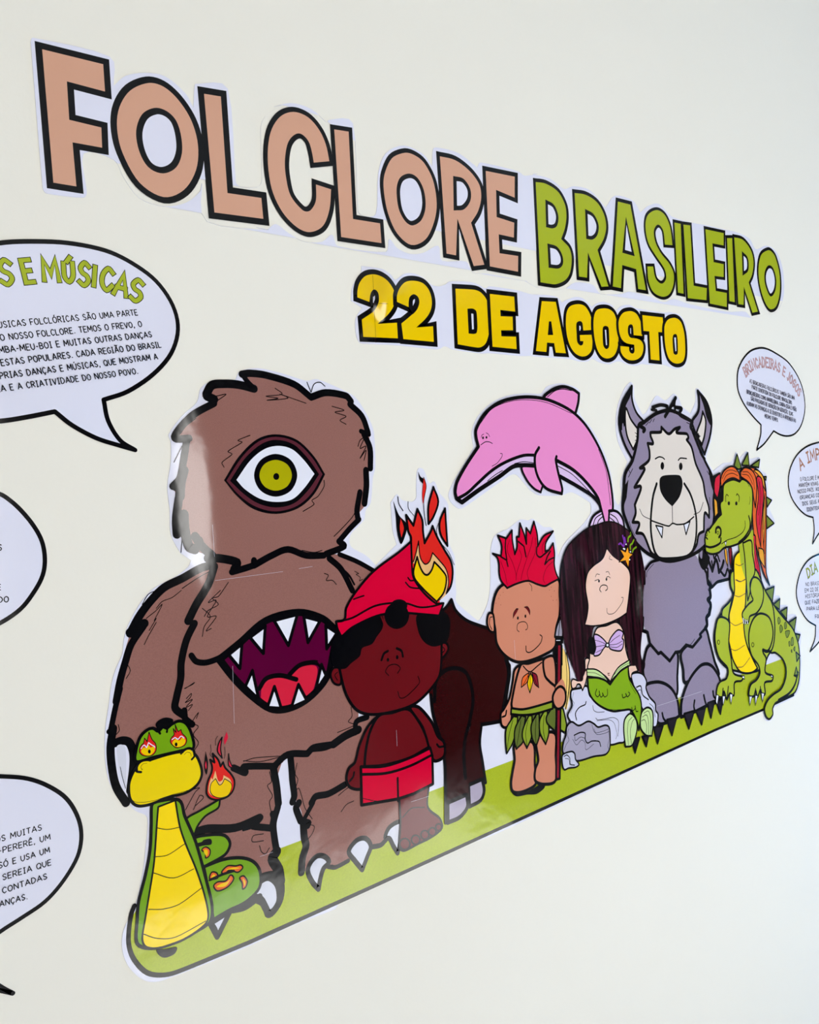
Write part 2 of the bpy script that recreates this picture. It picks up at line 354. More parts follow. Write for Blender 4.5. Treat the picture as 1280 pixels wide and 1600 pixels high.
FL('salmon',5.43,'6462,19344 6249,19229 6111,19005 6078,18817 6111,18537 6233,18295 6457,18176 6711,18283 6880,18526 6955,18784 6923,19080 6785,19285 6617,19353','m')
FL('paper',5.45,'6523,19050 6389,18979 6327,18836 6335,18626 6407,18505 6499,18472 6635,18555 6712,18716 6708,18904 6634,19025','m')
part('letter','salmon letter R outlined in black')
FL('salmon',5.81,'7018,19423! 7311,19428 7568,19329 7727,19174 7745,18990 7663,18790 7527,18626! 7709,18092! 7460,18039! 7266,18585! 7209,18142! 6994,18145!','m')
FL('paper',5.81,'7274,19160! 7414,19158 7503,19061 7488,18931 7375,18813 7239,18779!','m')
part('letter','salmon letter E outlined in black')
FL('salmon',6.08,'7812,19397! 8424,19428! 8381,19071! 8034,19114! 8007,18811! 8339,18787! 8299,18523! 8015,18526! 8005,18335! 8363,18344! 8325,18066! 7739,18075!','m')
part('letter','green letter B outlined in black')
FL('olive',5.25,'8781,19426! 9024,19443 9281,19371 9418,19200 9432,19021 9372,18831 9285,18684! 9432,18584 9471,18424 9407,18205 9276,18070 9064,17987 8887,17977 8706,17978!','m')
FL('paper',5.19,'9002,19159! 9139,19123 9203,19000 9166,18875 9080,18826 8974,18822!','m')
FL('paper',5.19,'8970,18542! 9131,18528 9218,18436 9218,18331 9134,18268 8956,18255!','m')
part('letter','green letter R outlined in black')
FL('olive',5.44,'9607,19421! 9893,19441 10151,19371 10303,19208 10337,19008 10250,18806 10087,18621! 10280,18086! 10062,18054! 9834,18501! 9780,18156! 9548,18151!','m')
FL('paper',5.44,'9867,19168! 10022,19131 10103,19004 10061,18873 9954,18795 9842,18785!','m')
part('letter','green letter A outlined in black')
FL('olive',5.68,'10629,19476! 10987,19482! 11222,18120! 10961,18119! 10949,18427! 10651,18446! 10571,18085! 10316,18090!','m')
FL('paper',5.68,'10823,19179! 10931,18682! 10694,18693!','m')
part('letter','green letter S outlined in black')
FL('olive',4.75,'12050,18950! 11788,18924! 11775,19159 11670,19228 11559,19127 11576,18962 11697,18810 11909,18668 12016,18510 11974,18299 11832,18131 11620,18066 11372,18118 11257,18289 11255,18553! 11454,18577! 11494,18382 11628,18323 11744,18410 11717,18542 11513,18719 11342,18896 11290,19120 11346,19328 11503,19453 11710,19511 11904,19451 12024,19265','m')
part('letter','green letter I outlined in black')
FL('olive',4.98,'12112,19382! 12342,19390! 12256,18174! 12046,18177!','m')
part('letter','green letter L outlined in black')
FL('olive',5.15,'12373,19388! 12622,19409! 12578,18392! 12980,18393! 12928,18134! 12320,18111!','m')
part('letter','green letter E outlined in black')
FL('olive',5.29,'13036,19412! 13672,19434! 13630,19159! 13271,19146! 13263,18873! 13586,18877! 13543,18596! 13252,18582! 13253,18375! 13611,18376! 13564,18073! 12979,18085!','m')
part('letter','green letter I outlined in black')
FL('olive',5.35,'13715,19356! 13943,19389! 13845,18184! 13617,18188!','m')
part('letter','green letter R outlined in black')
FL('olive',5.49,'13960,19410! 14301,19403 14566,19230 14619,19006 14528,18765 14394,18616! 14643,18093! 14390,18045! 14187,18461! 14140,18163! 13912,18160!','m')
FL('paper',5.49,'14236,19128! 14376,19052 14360,18860 14200,18765!','m')
part('letter','green letter O outlined in black')
FL('olive',5.64,'15151,19336 14859,19191 14715,18864 14750,18520 14898,18263 15076,18170 15327,18263 15512,18559 15557,18924 15448,19229 15307,19329','m')
FL('paper',5.66,'15134,18992 14996,18858 14979,18661 15110,18471 15284,18576 15358,18781 15286,18971','m')
thing('date_sticker','yellow block-letter date 22 DE AGOSTO on a cut white sheet, directly under the title','wall sticker',(0.8047,1.6916),None)
part('backing_sheet')
back('paper','5497,17437! 5536,17605 5678,17786! 5685,17856! 5827,17859 6001,17852 6113,17799 6168,17749 6324,17843 6510,17854 6644,17802 6741,17749 6858,17746 6954,17777 6953,17772! 7039,17826 7371,17858 7538,17840 7648,17805 7739,17841 8249,17841 8528,17816 8674,17831 8553,17808 8660,17823 8874,17840 9062,17828 9151,17762! 9285,17821 9461,17872 9634,17865 9812,17763! 9940,17827 10080,17861 10234,17850 10338,17811 10291,17799 10380,17758 10517,17839 10733,17878 10892,17839 11630,17838 11813,17859 12066,17833 12217,17706 12249,17484 12186,17115 12055,16992 11826,16939 11614,16977 11458,16996 11057,16976 10923,16980 10769,16943 10559,16953 10357,16992 10179,16954 10112,16935 9901,16949 9728,17002! 9603,16953 9429,16944 9232,16967 8425,16965 8425,16969 8189,16956 7637,16962 7492,16949 6998,16972 6868,17004 6746,16957 6158,16969 5689,16959 5566,16969 5527,17076 5536,17222 5577,17290! 5646,17369!')
part('letter','yellow digit 2 outlined in black')
L('ink',11.52,'5590,17483! 5756,17448! 5780,17539 5823,17594 5869,17594 5899,17551 5889,17456 5809,17347 5627,17234! 5627,17035! 6131,17053! 6138,17238! 5846,17201! 6004,17317 6098,17419 6142,17528 6131,17621 6057,17717 5957,17767 5842,17777 5724,17740 5636,17652 5598,17557','cm')
F('yellow','5590,17483! 5756,17448! 5780,17539 5823,17594 5869,17594 5899,17551 5889,17456 5809,17347 5627,17234! 5627,17035! 6131,17053! 6138,17238! 5846,17201! 6004,17317 6098,17419 6142,17528 6131,17621 6057,17717 5957,17767 5842,17777 5724,17740 5636,17652 5598,17557')
F('paper','5815,17514! 5838,17516 5831,17469 5807,17439!')
part('letter','yellow digit 2 outlined in black')
L('ink',11.94,'6165,17487! 6336,17441! 6352,17529 6422,17603 6494,17582 6512,17515 6465,17424 6356,17337 6204,17234! 6215,17049! 6690,17047! 6699,17239! 6428,17203! 6593,17328 6681,17433 6714,17554 6682,17679 6589,17757 6439,17769 6312,17736 6218,17649 6172,17559','cm')
F('yellow','6165,17487! 6336,17441! 6352,17529 6422,17603 6494,17582 6512,17515 6465,17424 6356,17337 6204,17234! 6215,17049! 6690,17047! 6699,17239! 6428,17203! 6593,17328 6681,17433 6714,17554 6682,17679 6589,17757 6439,17769 6312,17736 6218,17649 6172,17559')
F('ink','6342,17442! 6356,17549 6421,17601 6494,17582 6510,17515 6465,17424 6395,17360!')
F('paper','6413,17525 6443,17547 6436,17508 6403,17462!')
part('letter','yellow letter D outlined in black')
L('ink',11.83,'7125,17745! 7458,17765 7569,17740 7660,17655 7682,17533 7666,17333 7644,17207 7580,17089 7502,17037 7416,17022 7086,17042!','cm')
F('yellow','7125,17745! 7458,17765 7569,17740 7660,17655 7682,17533 7666,17333 7644,17207 7580,17089 7502,17037 7416,17022 7086,17042!')
F('ink','7303,17509! 7402,17518 7455,17492 7461,17420 7452,17276 7430,17212 7379,17193 7288,17192!')
F('paper','7364,17453! 7401,17451! 7386,17255! 7355,17248!')
part('letter','yellow letter E outlined in black')
L('ink',12.14,'7728,17740! 8184,17749! 8176,17550! 7896,17546! 7894,17462! 8121,17476! 8107,17293! 7879,17276! 7877,17197! 8155,17211! 8146,17044! 7698,17049!','cm')
F('yellow','7728,17740! 8184,17749! 8176,17550! 7896,17546! 7894,17462! 8121,17476! 8107,17293! 7879,17276! 7877,17197! 8155,17211! 8146,17044! 7698,17049!')
part('letter','yellow letter A outlined in black')
L('ink',11.05,'8728,17741! 9020,17759! 9144,17045! 8931,17042! 8913,17173! 8765,17172! 8735,17040! 8525,17042!','cm')
F('yellow','8728,17741! 9020,17759! 9144,17045! 8931,17042! 8913,17173! 8765,17172! 8735,17040! 8525,17042!')
F('ink','8842,17471! 8890,17475! 8907,17286! 8794,17278!')
part('letter','yellow letter G outlined in black')
L('ink',11.45,'9506,17773 9329,17728 9240,17637 9198,17467 9203,17293 9255,17148 9356,17052 9495,17018 9630,17049 9731,17140 9773,17351! 9485,17326! 9481,17242! 9553,17242! 9533,17194 9472,17176 9414,17223 9415,17345 9422,17457 9443,17505 9518,17530 9565,17506 9573,17398! 9782,17423! 9785,17561 9741,17671 9649,17758','cm')
F('yellow','9506,17773 9329,17728 9240,17637 9198,17467 9203,17293 9255,17148 9356,17052 9495,17018 9630,17049 9731,17140 9773,17351! 9485,17326! 9481,17242! 9553,17242! 9533,17194 9472,17176 9414,17223 9415,17345 9422,17457 9443,17505 9518,17530 9565,17506 9573,17398! 9782,17423! 9785,17561 9741,17671 9649,17758')
F('ink','9442,17496! 9518,17528! 9565,17501! 9573,17398! 9782,17420! 9773,17351! 9485,17326! 9481,17242! 9553,17242! 9533,17194! 9472,17176! 9414,17223! 9417,17391!')
F('paper','9492,17463! 9512,17459! 9519,17427! 9497,17388! 9483,17392!')
part('letter','yellow letter O outlined in black')
L('ink',11.76,'10083,17764 9927,17726 9847,17633 9811,17468 9816,17278 9863,17128 9957,17038 10092,17021 10222,17062 10311,17145 10368,17266 10388,17414 10373,17609 10324,17712 10222,17762','cm')
F('yellow','10083,17764 9927,17726 9847,17633 9811,17468 9816,17278 9863,17128 9957,17038 10092,17021 10222,17062 10311,17145 10368,17266 10388,17414 10373,17609 10324,17712 10222,17762')
F('ink','10103,17505 10039,17485 10016,17426 10003,17214 10065,17159 10140,17203 10166,17398 10162,17485')
F('paper','10072,17445! 10103,17447! 10093,17219! 10069,17218!')
part('letter','yellow letter S outlined in black')
L('ink',11.77,'10736,17781 10569,17745 10463,17667 10418,17575 10416,17437 10465,17332 10570,17280 10764,17267! 10759,17172 10721,17130 10664,17132 10628,17165 10628,17224! 10416,17226! 10416,17143 10477,17067 10600,17024 10765,17033 10905,17090 10976,17175 10998,17277 10940,17344 10827,17367 10680,17372 10632,17433 10644,17523 10691,17571 10756,17572 10774,17523 10771,17415! 10987,17418! 10998,17520 10980,17629 10911,17735 10833,17773','cm')
F('yellow','10736,17781 10569,17745 10463,17667 10418,17575 10416,17437 10465,17332 10570,17280 10764,17267! 10759,17172 10721,17130 10664,17132 10628,17165 10628,17224! 10416,17226! 10416,17143 10477,17067 10600,17024 10765,17033 10905,17090 10976,17175 10998,17277 10940,17344 10827,17367 10680,17372 10632,17433 10644,17523 10691,17571 10756,17572 10774,17523 10771,17415! 10987,17418! 10998,17520 10980,17629 10911,17735 10833,17773')
F('ink','10644,17523 10691,17571 10756,17572 10774,17523 10771,17415! 10810,17365! 10680,17372!')
F('paper','10700,17517! 10716,17519! 10707,17428! 10689,17437!')
part('letter','yellow letter T outlined in black')
L('ink',12.15,'11038,17745! 11580,17755! 11572,17515! 11425,17510! 11396,17057! 11163,17060! 11186,17503! 11034,17500!','cm')
F('yellow','11038,17745! 11580,17755! 11572,17515! 11425,17510! 11396,17057! 11163,17060! 11186,17503! 11034,17500!')
part('letter','yellow letter O outlined in black')
L('ink',12.46,'11892,17774 11723,17730 11619,17628 11589,17480 11593,17262 11652,17109 11768,17042 11913,17033 12049,17077 12120,17176 12151,17328 12154,17541 12102,17697 12019,17760','cm')
F('yellow','11892,17774 11723,17730 11619,17628 11589,17480 11593,17262 11652,17109 11768,17042 11913,17033 12049,17077 12120,17176 12151,17328 12154,17541 12102,17697 12019,17760')
F('ink','11891,17512 11832,17487 11803,17411 11800,17201 11860,17173 11920,17208 11947,17421 11935,17499')
F('paper','11855,17452! 11904,17455! 11883,17232! 11859,17231!')
part('sheet_joint')
L('horse',0.38,'5836,17767! 5800,16977!')
L('horse',0.38,'5811,17438! 6027,17451!')
thing('speech_bubble_sticker','large speech bubble sticker with green arched heading ending E MÚSICAS, upper left','wall sticker',(0.2091,1.6605),'speech bubble stickers')
part('bubble_sheet')
back('paper','2102,17630 1857,17582 1448,17444 1000,17207 740,16875 673,16593 799,16320 1190,16114 1511,16049 1740,16054 1957,16090 2190,16140! 2328,16019 2529,15903 2714,15839 2878,15788! 2745,15880 2650,16060 2625,16253! 2853,16335 3112,16506 3309,16717 3399,16957 3365,17188 3219,17405 2998,17551 2753,17638 2420,17661')
L('ink',4.16,'2102,17630 1857,17582 1448,17444 1000,17207 740,16875 673,16593 799,16320 1190,16114 1511,16049 1740,16054 1957,16090 2190,16140! 2328,16019 2529,15903 2714,15839 2878,15788! 2745,15880 2650,16060 2625,16253! 2853,16335 3112,16506 3309,16717 3399,16957 3365,17188 3219,17405 2998,17551 2753,17638 2420,17661','c')
part('heading')
G('A','1672,17171 1803,17187 1643,17390',4.77,3.52,'titleolive')
G('S','1827,17196 1958,17227 1807,17441',4.83,3.57,'titleolive')
G('E','2022,17239 2125,17261 1986,17465',4.91,3.63,'titleolive')
G('M','2174,17283 2342,17295 2159,17502',5.0,3.7,'titleolive')
G('Ú','2343,17282 2467,17300 2345,17484',5.05,3.74,'titleolive')
G('S','2470,17268 2595,17277 2495,17513',5.11,3.78,'titleolive')
G('|','2593,17282 2645,17284 2624,17489',5.13,3.79,'titleolive')
G('C','2658,17244 2804,17254 2693,17486',5.2,3.84,'titleolive')
G('A','2775,17234 2926,17210 2838,17459',5.25,3.88,'titleolive')
G('S','2923,17176 3068,17175 2975,17416',5.31,3.92,'titleolive')
part('body_text')
T('AS DANÇAS E M','ÚSICAS FOLCLÓRICAS SÃO UMA PARTE','1791,16848 3012,17061',5.22,0.82,'ink')
T('IMPORTANTE D','O NOSSO FOLCLORE. TEMOS O FREVO, O','1798,16740 3043,16955',5.23,0.82,'ink')
T('SAMBA, O BU','MBA-MEU-BOI E MUITAS OUTRAS DANÇAS','1779,16631 3131,16862',5.26,0.83,'ink')
T('TRADICIONAIS DAS F','ESTAS POPULARES. CADA REGIÃO DO BRASIL','1786,16523 3213,16768',5.3,0.83,'ink')
T('TEM SUAS PRÓ','PRIAS DANÇAS E MÚSICAS, QUE MOSTRAM A','1768,16411 3170,16651',5.27,0.83,'ink')
T('RIQUEZ','A E A CRIATIVIDADE DO NOSSO POVO.','1770,16304 2965,16505',5.18,0.81,'ink')
thing('speech_bubble_sticker','white speech bubble sticker cut off by the left frame edge at mid height','wall sticker',(0.1698,1.4852),'speech bubble stickers')
part('bubble_sheet')
back('paper','1682,15441 1426,15499 916,15449 487,15282 340,15052 409,14776 706,14490 1130,14310 1389,14298 1600,14355 1775,14452 1895,14584 1976,14718 2005,14858 1993,15010 1939,15145 1856,15275 1773,15372')
L('ink',3.71,'1682,15441 1426,15499 916,15449 487,15282 340,15052 409,14776 706,14490 1130,14310 1389,14298 1600,14355 1775,14452 1895,14584 1976,14718 2005,14858 1993,15010 1939,15145 1856,15275 1773,15372','c')
part('body_text')
T('PERSONAGENS E LENDA','S','1649,14966 1669,14965',4.72,0.79,'ink')
T('HISTÓRIAS QUE FALAM D','E','1622,14634 1637,14633',4.69,0.78,'ink')
T('CULTURA E O JEITO ','DO','1609,14531 1689,14526',4.71,0.79,'ink')
thing('speech_bubble_sticker','white speech bubble sticker with text mentioning a sereia, lower left beside the snake','wall sticker',(0.1604,1.2338),'speech bubble stickers')
part('bubble_sheet')
back('paper','1548,13088 1229,13168 796,13092 523,12831 567,12434 790,11963 1078,11670 1125,11560 1224,11464 1383,11373 1476,11310! 1401,11388 1340,11470 1306,11575 1326,11787 1419,11843 1595,11897 1778,11962 1934,12080 2069,12249 2116,12420 2097,12593 2017,12773 1881,12917 1727,13021')
L('ink',3.56,'1548,13088 1229,13168 796,13092 523,12831 567,12434 790,11963 1078,11670 1125,11560 1224,11464 1383,11373 1476,11310! 1401,11388 1340,11470 1306,11575 1326,11787 1419,11843 1595,11897 1778,11962 1934,12080 2069,12249 2116,12420 2097,12593 2017,12773 1881,12917 1727,13021','c')
part('body_text')
T('NO FOLCLORE HÁ SERES DE TOD','OS MUITAS','1440,12568 1800,12566',4.68,0.73,'ink')
T('LENDAS, COMO O SACI','-PERERÊ, UM','1458,12472 1861,12465',4.7,0.73,'ink')
T('MENINO DE UMA PERNA ','SÓ E USA UM','1448,12355 1848,12358',4.7,0.73,'ink')
T('GORRO VERMELHO, A ','SEREIA QUE','1469,12251 1851,12251',4.69,0.73,'ink')
T('ENCANTA, E TANTAS ','CONTADAS','1459,12145 1809,12147',4.67,0.73,'ink')
T('AS CRI','ANÇAS.','1430,12044 1645,12034',4.6,0.72,'ink')
thing('speech_bubble_sticker','small speech bubble sticker with a dusty red arched heading, above the green crocodile at right','wall sticker',(1.4680,1.6323),'speech bubble stickers')
part('bubble_sheet')
back('paper','14519,17440 14229,17371 13958,17220 13757,17019 13688,16813 13704,16611 13874,16385 14138,16183 14381,16041! 14338,15859 14155,15588! 14441,15701 14818,15929! 15047,15861 15316,15832 15602,15871 15852,16002 16034,16211 16119,16450 16070,16757 15884,17015 15556,17249 15088,17393 14779,17449')
L('ink',3.5,'14519,17440 14229,17371 13958,17220 13757,17019 13688,16813 13704,16611 13874,16385 14138,16183 14381,16041! 14338,15859 14155,15588! 14441,15701 14818,15929! 15047,15861 15316,15832 15602,15871 15852,16002 16034,16211 16119,16450 16070,16757 15884,17015 15556,17249 15088,17393 14779,17449','c')
part('heading')
TA('BRINCADEIRAS E JOGOS','13992,16895 14277,17042 14670,17105 15086,17064 15395,16955 15700,16773 15896,16585',17.14,3.29,1.24,'dusty','dustyfill')
part('body_text')
T('','AS BRINCADEIRAS FOLCLÓRICAS TAMBÉM SÃO UMA','14100,16795 15713,16519',7.02,1.12,'line')
T('','PARTE DIVERTIDA DO FOLCLORE BRASILEIRO.','14157,16687 15598,16427',6.98,1.12,'line')
T('','BRINCADEIRAS COMO AMARELINHA, CABRA-CEGA E PIÃO','13962,16598 15737,16298',7.01,1.12,'line')
T('','SÃO PASSADAS DE GERAÇÃO EM GERAÇÃO. ELAS','14086,16479 15581,16210',6.96,1.11,'line')
T('','AJUDAM AS CRIANÇAS A SE DIVERTIR E A APRENDER AO','13929,16393 15667,16084',6.98,1.12,'line')
T('','MESMO TEMPO.','14518,16173 15000,16093',6.79,1.09,'line')
thing('speech_bubble_sticker','small speech bubble sticker with tan arched heading A IMPORT, right edge between two others','wall sticker',(1.5891,1.4488),'speech bubble stickers')
part('bubble_sheet')
back('paper','16548,15697 16011,15614 15591,15447 15302,15190 15204,14930 15271,14690 15504,14465 15784,14314 16069,14246! 16071,13995 15958,13747! 16166,13879 16393,13997 16634,14173! 17230,14060 18034,14192 18648,14540 18804,14984 18397,15384 17649,15632 17095,15710')
L('ink',3.52,'16548,15697 16011,15614 15591,15447 15302,15190 15204,14930 15271,14690 15504,14465 15784,14314 16069,14246! 16071,13995 15958,13747! 16166,13879 16393,13997 16634,14173! 17230,14060 18034,14192 18648,14540 18804,14984 18397,15384 17649,15632 17095,15710','c')
part('heading')
TA('A IMPORTÂNCIA','15721,15176 16073,15314 16490,15371 17034,15372 17585,15287 18078,15127',19.96,3.71,2.0,'dusty','dustyo')
part('body_text')
T('','O FOLCLORE É MUITO IMPORTANTE. ELE','15674,14969 17558,14971',6.97,1.16,'line')
T('','MANTÉM VIVAS AS TRADIÇÕES DE TODO O','15599,14852 17799,14875',7.03,1.17,'line')
T('','NOSSO PAÍS. AO APRENDER SOBRE ELE, AS','15535,14738 17813,14773',7.03,1.17,'line')
T('','CRIANÇAS CONHECEM A HISTÓRIA','15603,14619 17595,14653',6.97,1.16,'line')
T('','DOS SEUS ANTEPASSADOS E A','15677,14500 17508,14528',6.94,1.16,'line')
T('','IDENTIDADE CULTURAL.','15824,14378 17166,14397',6.84,1.14,'line')
thing('speech_bubble_sticker','small speech bubble sticker with green arched heading DIA D, lowest at the right edge','wall sticker',(1.5649,1.2669),'speech bubble stickers')
part('bubble_sheet')
back('paper','16190,13522 15747,13457 15410,13280 15200,13014 15164,12808 15262,12585 15496,12340 15808,12187! 15738,11956 15502,11741! 15864,11855 16250,12051! 16834,11919 17612,11971 18212,12294 18358,12689 17963,13116 17238,13420 16696,13514')
L('ink',3.4,'16190,13522 15747,13457 15410,13280 15200,13014 15164,12808 15262,12585 15496,12340 15808,12187! 15738,11956 15502,11741! 15864,11855 16250,12051! 16834,11919 17612,11971 18212,12294 18358,12689 17963,13116 17238,13420 16696,13514','c')
part('heading')
TA('DIA DO FOLCLORE','15660,13118 15927,13182 16282,13211 16696,13180 17173,13072 17773,12817',17.75,3.61,2.22,'ink','titleolive')
part('body_text')
T('','NO BRASIL, COMEMORAMOS O','15540,12978 17258,12849',6.79,1.13,'line')
T('','EM 22 DE AGOSTO. É UM DIA DE','15487,12867 17429,12729',6.83,1.14,'line')
T('','HISTÓRIAS, MÚSICAS E DANÇAS','15490,12753 17439,12613',6.83,1.14,'line')
T('','QUE FAZEM PARTE DE NÓS, E','15448,12639 17257,12502',6.78,1.13,'line')
T('','PARA LEMBRAR DO NOSSO','15498,12513 17108,12380',6.73,1.12,'line')
T('','FOLCLORE.','15804,12327 16471,12279',6.56,1.09,'line')
thing('folklore_mural_sticker','large cut-out mural sticker of nine cartoon folklore creatures on a green grass strip','wall sticker',(0.5888,1.1284),None)
part('backing_sheet')
back('paper','3364,16108 3531,16246 3585,16386 3687,16449 3952,16474 4028,16573 4237,16614 4518,16573 4808,16505 4963,16525 5374,16382 5477,16306 5598,16125 5664,15942 5646,15552 5595,15416 5539,15145 5460,15059 5421,14949 5228,14806 5215,14673 5408,14555 5536,14428! 5689,14527 5861,14638! 5819,14804 5824,15129 5834,15137 5925,15217 5989,15148 6143,15120 6209,15164 6223,15296 6253,15467 6296,15514 6367,15482 6426,15326 6517,15341 6578,15202 6704,15048 6666,14591 6738,14407 6720,14134 6716,13977 6703,13861 6823,13746 6897,13685 7035,13576! 7078,13590 7206,13733 7283,13905 7329,14185 7357,14428 7450,14604 7631,14661 7543,14658 7691,14672 7944,14779 8095,14758 8190,14773 8382,14651 8524,14634 8582,14575 8607,14376 8629,14220! 8773,14383 8957,14490 9198,14617 9283,14675 9402,14776 9412,14886 9391,14928 9034,15085 8808,15055 8351,15079 8184,15158 7950,15368 7808,15363 6967,15002 6865,14994 6751,15080 6723,15173 6828,15335 7174,15700 7206,15756 7202,15945 7328,16137 7589,16314 7905,16418 8253,16457 8551,16460 8684,16560 8972,16616 9256,16578 9394,16497 9324,16216 9579,15980 9810,15651 9938,15295 9964,14961 10056,14845 10148,14996 10137,15176 10294,15394 10353,15483! 10178,15756 10140,16003 10215,16293 10437,16592 10599,16688 10662,16631 10665,16428 10831,16192! 10928,16230 11109,16401 11250,16498 11466,16427 11712,16538 11837,16473 11919,16338 12145,16223! 12316,16424 12344,16613 12419,16645 12582,16530 12766,16250 12782,16048 12713,15824 12591,15625 12501,15466 12682,15259! 12959,15363 12654,15255 13002,15382 13283,15408 13447,15563 13541,15451! 13801,15576 13895,15443 14245,15452 14230,15245 14447,15115 14427,14785 14582,14672 14422,14541 14589,14250 14317,14114 14206,13552 14243,13151 14398,13141 14384,12960 14354,12949 14540,12916 14532,12760! 14809,12704 14763,12551! 15100,12485 15055,12223 15217,12126 15132,11852 15149,11688 15096,11428 15003,11178 14741,11032 14029,10993 13948,10823 13762,10810 13640,10883 13596,11015 10534,10976 7103,10905 6260,10940 5443,10919 4708,10929 4629,10853 4078,10877 3620,10860 2729,10891 2565,10954 2433,11127 2384,11309 2411,11479 2531,11651 2618,11912 2664,12117 2706,12399 2602,12494 2504,12632 2489,12592 2398,12790 2372,13012 2394,13277 2449,13516 2478,13655 2526,13791 2601,13924 2626,14048 2666,14161 2805,14363 2949,14488 3173,14572 3302,14651 3337,14709! 3252,14776 3238,14786 3155,14976 3164,15205 3160,15435 3214,15664 3231,15856 3217,15933')
part('grass_strip','green grass strip with a black lower edge')
F('grass','2493,11566 2598,11685! 4002,11690! 6919,11722! 14582,11793! 14916,11343 14835,11158 14603,11073! 13971,11057! 13633,11041! 12090,11040! 5112,10915! 3612,10895! 2925,10909 2752,10931 2589,11017 2482,11179 2445,11321 2456,11461 2490,11593')
L('ink',4.32,'14747,11069! 13971,11054! 13633,11041! 12090,11040! 5112,10915! 3612,10895! 2925,10909 2752,10931 2589,11017 2482,11179 2445,11321 2456,11461 2490,11593 2522,11654')
part('furry_monster','shaggy brown one-eyed monster with a toothed mouth in its belly')
sub('arm')
F('brown','3595,14663 3170,14534 2945,14438 2736,14215 2678,14076 2596,13870 2511,13612 2511,13503 2437,13266 2442,13148 2537,13161 2638,13054 2637,12816 3093,12734 3147,13236 3056,13332 3135,13678 3288,14037')
L('ink',7.94,'3572,14645 3423,14622 3231,14546 3047,14482 2901,14369 2786,14245 2689,14102')
L('ink',8.67,'2690,14111 2827,14173')
L('ink',6.79,'2815,14147 2690,14000 2622,13847 2563,13693 2512,13512')
L('ink',5.22,'2557,13621 2498,13452 2441,13265 2428,13259')
L('ink',7.39,'2465,13278 2429,13124 2425,12944 2449,12758 2526,12587')
L('ink',7.58,'2463,13143 2536,13152 2598,13119 2626,13021 2616,12895 2571,12688')
F('claw','2484,13110 2524,13119 2558,13083 2556,12947 2531,12717! 2501,12834 2482,12984')
L('ink',0.55,'2499,12925 2510,12832 2531,12717')
L('ink',0.76,'2850,14217 2951,14277 3013,14325 2924,14187 2945,14203 2869,14102')
L('ink',0.77,'3211,14433 3117,14378 3016,14353 2953,14296')
L('ink',0.81,'3590,14604 3416,14544 3223,14451')
L('ink',0.76,'2823,14351 2887,14436 2967,14464')
L('ink',0.75,'2811,13980 2854,14048 2941,14166')
L('ink',0.74,'2631,13845 2661,13766 2619,13701')
L('ink',0.73,'2513,13303 2517,13248 2487,13218')
sub('shoulder')
F('brown','4765,14602 5013,14604 5075,14586 5281,14498 5502,14380 5341,14222 5222,14129 5102,14003 4955,14023 4758,14120')
L('ink',5.46,'5055,14600 5281,14498 5491,14376')
L('ink',0.81,'5238,14395 5289,14362 5256,14357 5307,14316 5292,14281 5337,14294')
sub('leg')
F('brown','2987,12523! 3188,12524! 3145,12039! 3070,12101!')
F('brown','3621,12663! 4130,12532! 4044,12370! 3605,12488!')
F('brown','4235,12593! 4448,12588! 4803,12598! 5128,12675! 5104,12172! 4403,12125! 4242,12337!')
F('brown','3166,12741 3701,12572 4011,12512 4044,12370 4051,12142 4003,12054 3984,11855 4003,11686 3947,11582 4022,11394 3865,11447 3702,11384 3497,11299 3191,11640 3112,12126 3109,12546')
L('ink',8.23,'4034,12506 4052,12327 4057,12140')
L('ink',7.53,'4048,12112 3982,11958 3980,11816 3991,11690')
L('ink',10.94,'3990,11670 3938,11615 3995,11484 4006,11358')
L('ink',6.42,'3956,11925 3988,12018 3980,12061')
L('ink',8.2,'3153,12128 3275,12123 3565,12045 3832,12064')
L('ink',6.89,'3843,12061 3783,12018 3759,12001 3956,11921')
L('ink',3.03,'3648,11999 3825,11985 3909,11919')
L('ink',8.26,'3729,11434 3822,11472 3956,11436 4009,11316 3972,11166 3854,11087 3815,11203 3715,11289 3586,11325')
FL('claw',7.14,'3692,11323 3706,11382 3786,11444 3888,11444 3974,11338 3978,11184 3913,11106 3843,11087! 3807,11185 3769,11264','')
L('ink',6.82,'3472,11268 3601,11251 3760,11293')
L('ink',4.99,'3497,11299 3409,11282')
FL('claw',5.43,'3226,11228! 3440,11270! 3285,11076!','')
L('ink',0.82,'3238,11248 3275,11186 3295,11130')
L('ink',0.88,'3986,12488 3999,12382 3950,12354 3997,12239 3958,12189 3969,12064')
L('ink',0.86,'3861,11893 3750,11908 3734,11853 3855,11825')
L('ink',0.87,'3807,11790 3823,11724 3865,11690 3915,11735')
L('ink',0.8,'3174,12375 3261,12427 3223,12457 3151,12343')
L('ink',0.8,'3148,12535 3229,12532 3186,12506 3073,12366')
sub('leg')
F('brown','4223,12589 4312,12623 4509,12604 4829,12603 5070,12635 5104,12727 5379,12756 5610,12509 5576,11202! 5488,11353 5334,11350 5170,11332 4840,11301 4652,11296 4300,11367 4298,11687 4323,11943 4239,12192 4235,12381')
L('ink',7.57,'4240,12585 4242,12454 4240,12323 4247,12171 4220,12113')
L('ink',7.61,'4293,12083 4256,12038 4297,11894')
L('ink',8.55,'4327,11866 4323,11717 4335,11619 4281,11505 4257,11372')
L('ink',7.32,'4443,12040 4503,12090 4661,12074 4874,12113')
L('ink',4.98,'4464,12034 4328,11885')
L('ink',6.06,'4297,11894 4391,11847 4376,11814')
L('ink',4.78,'4586,11318 4674,11283 4839,11298')
L('ink',5.57,'5171,11342 5281,11327 5361,11362')
FL('claw',5.55,'4377,11435 4465,11473 4552,11435 4595,11363 4522,11320 4475,11231 4443,11129! 4375,11228 4332,11356','')
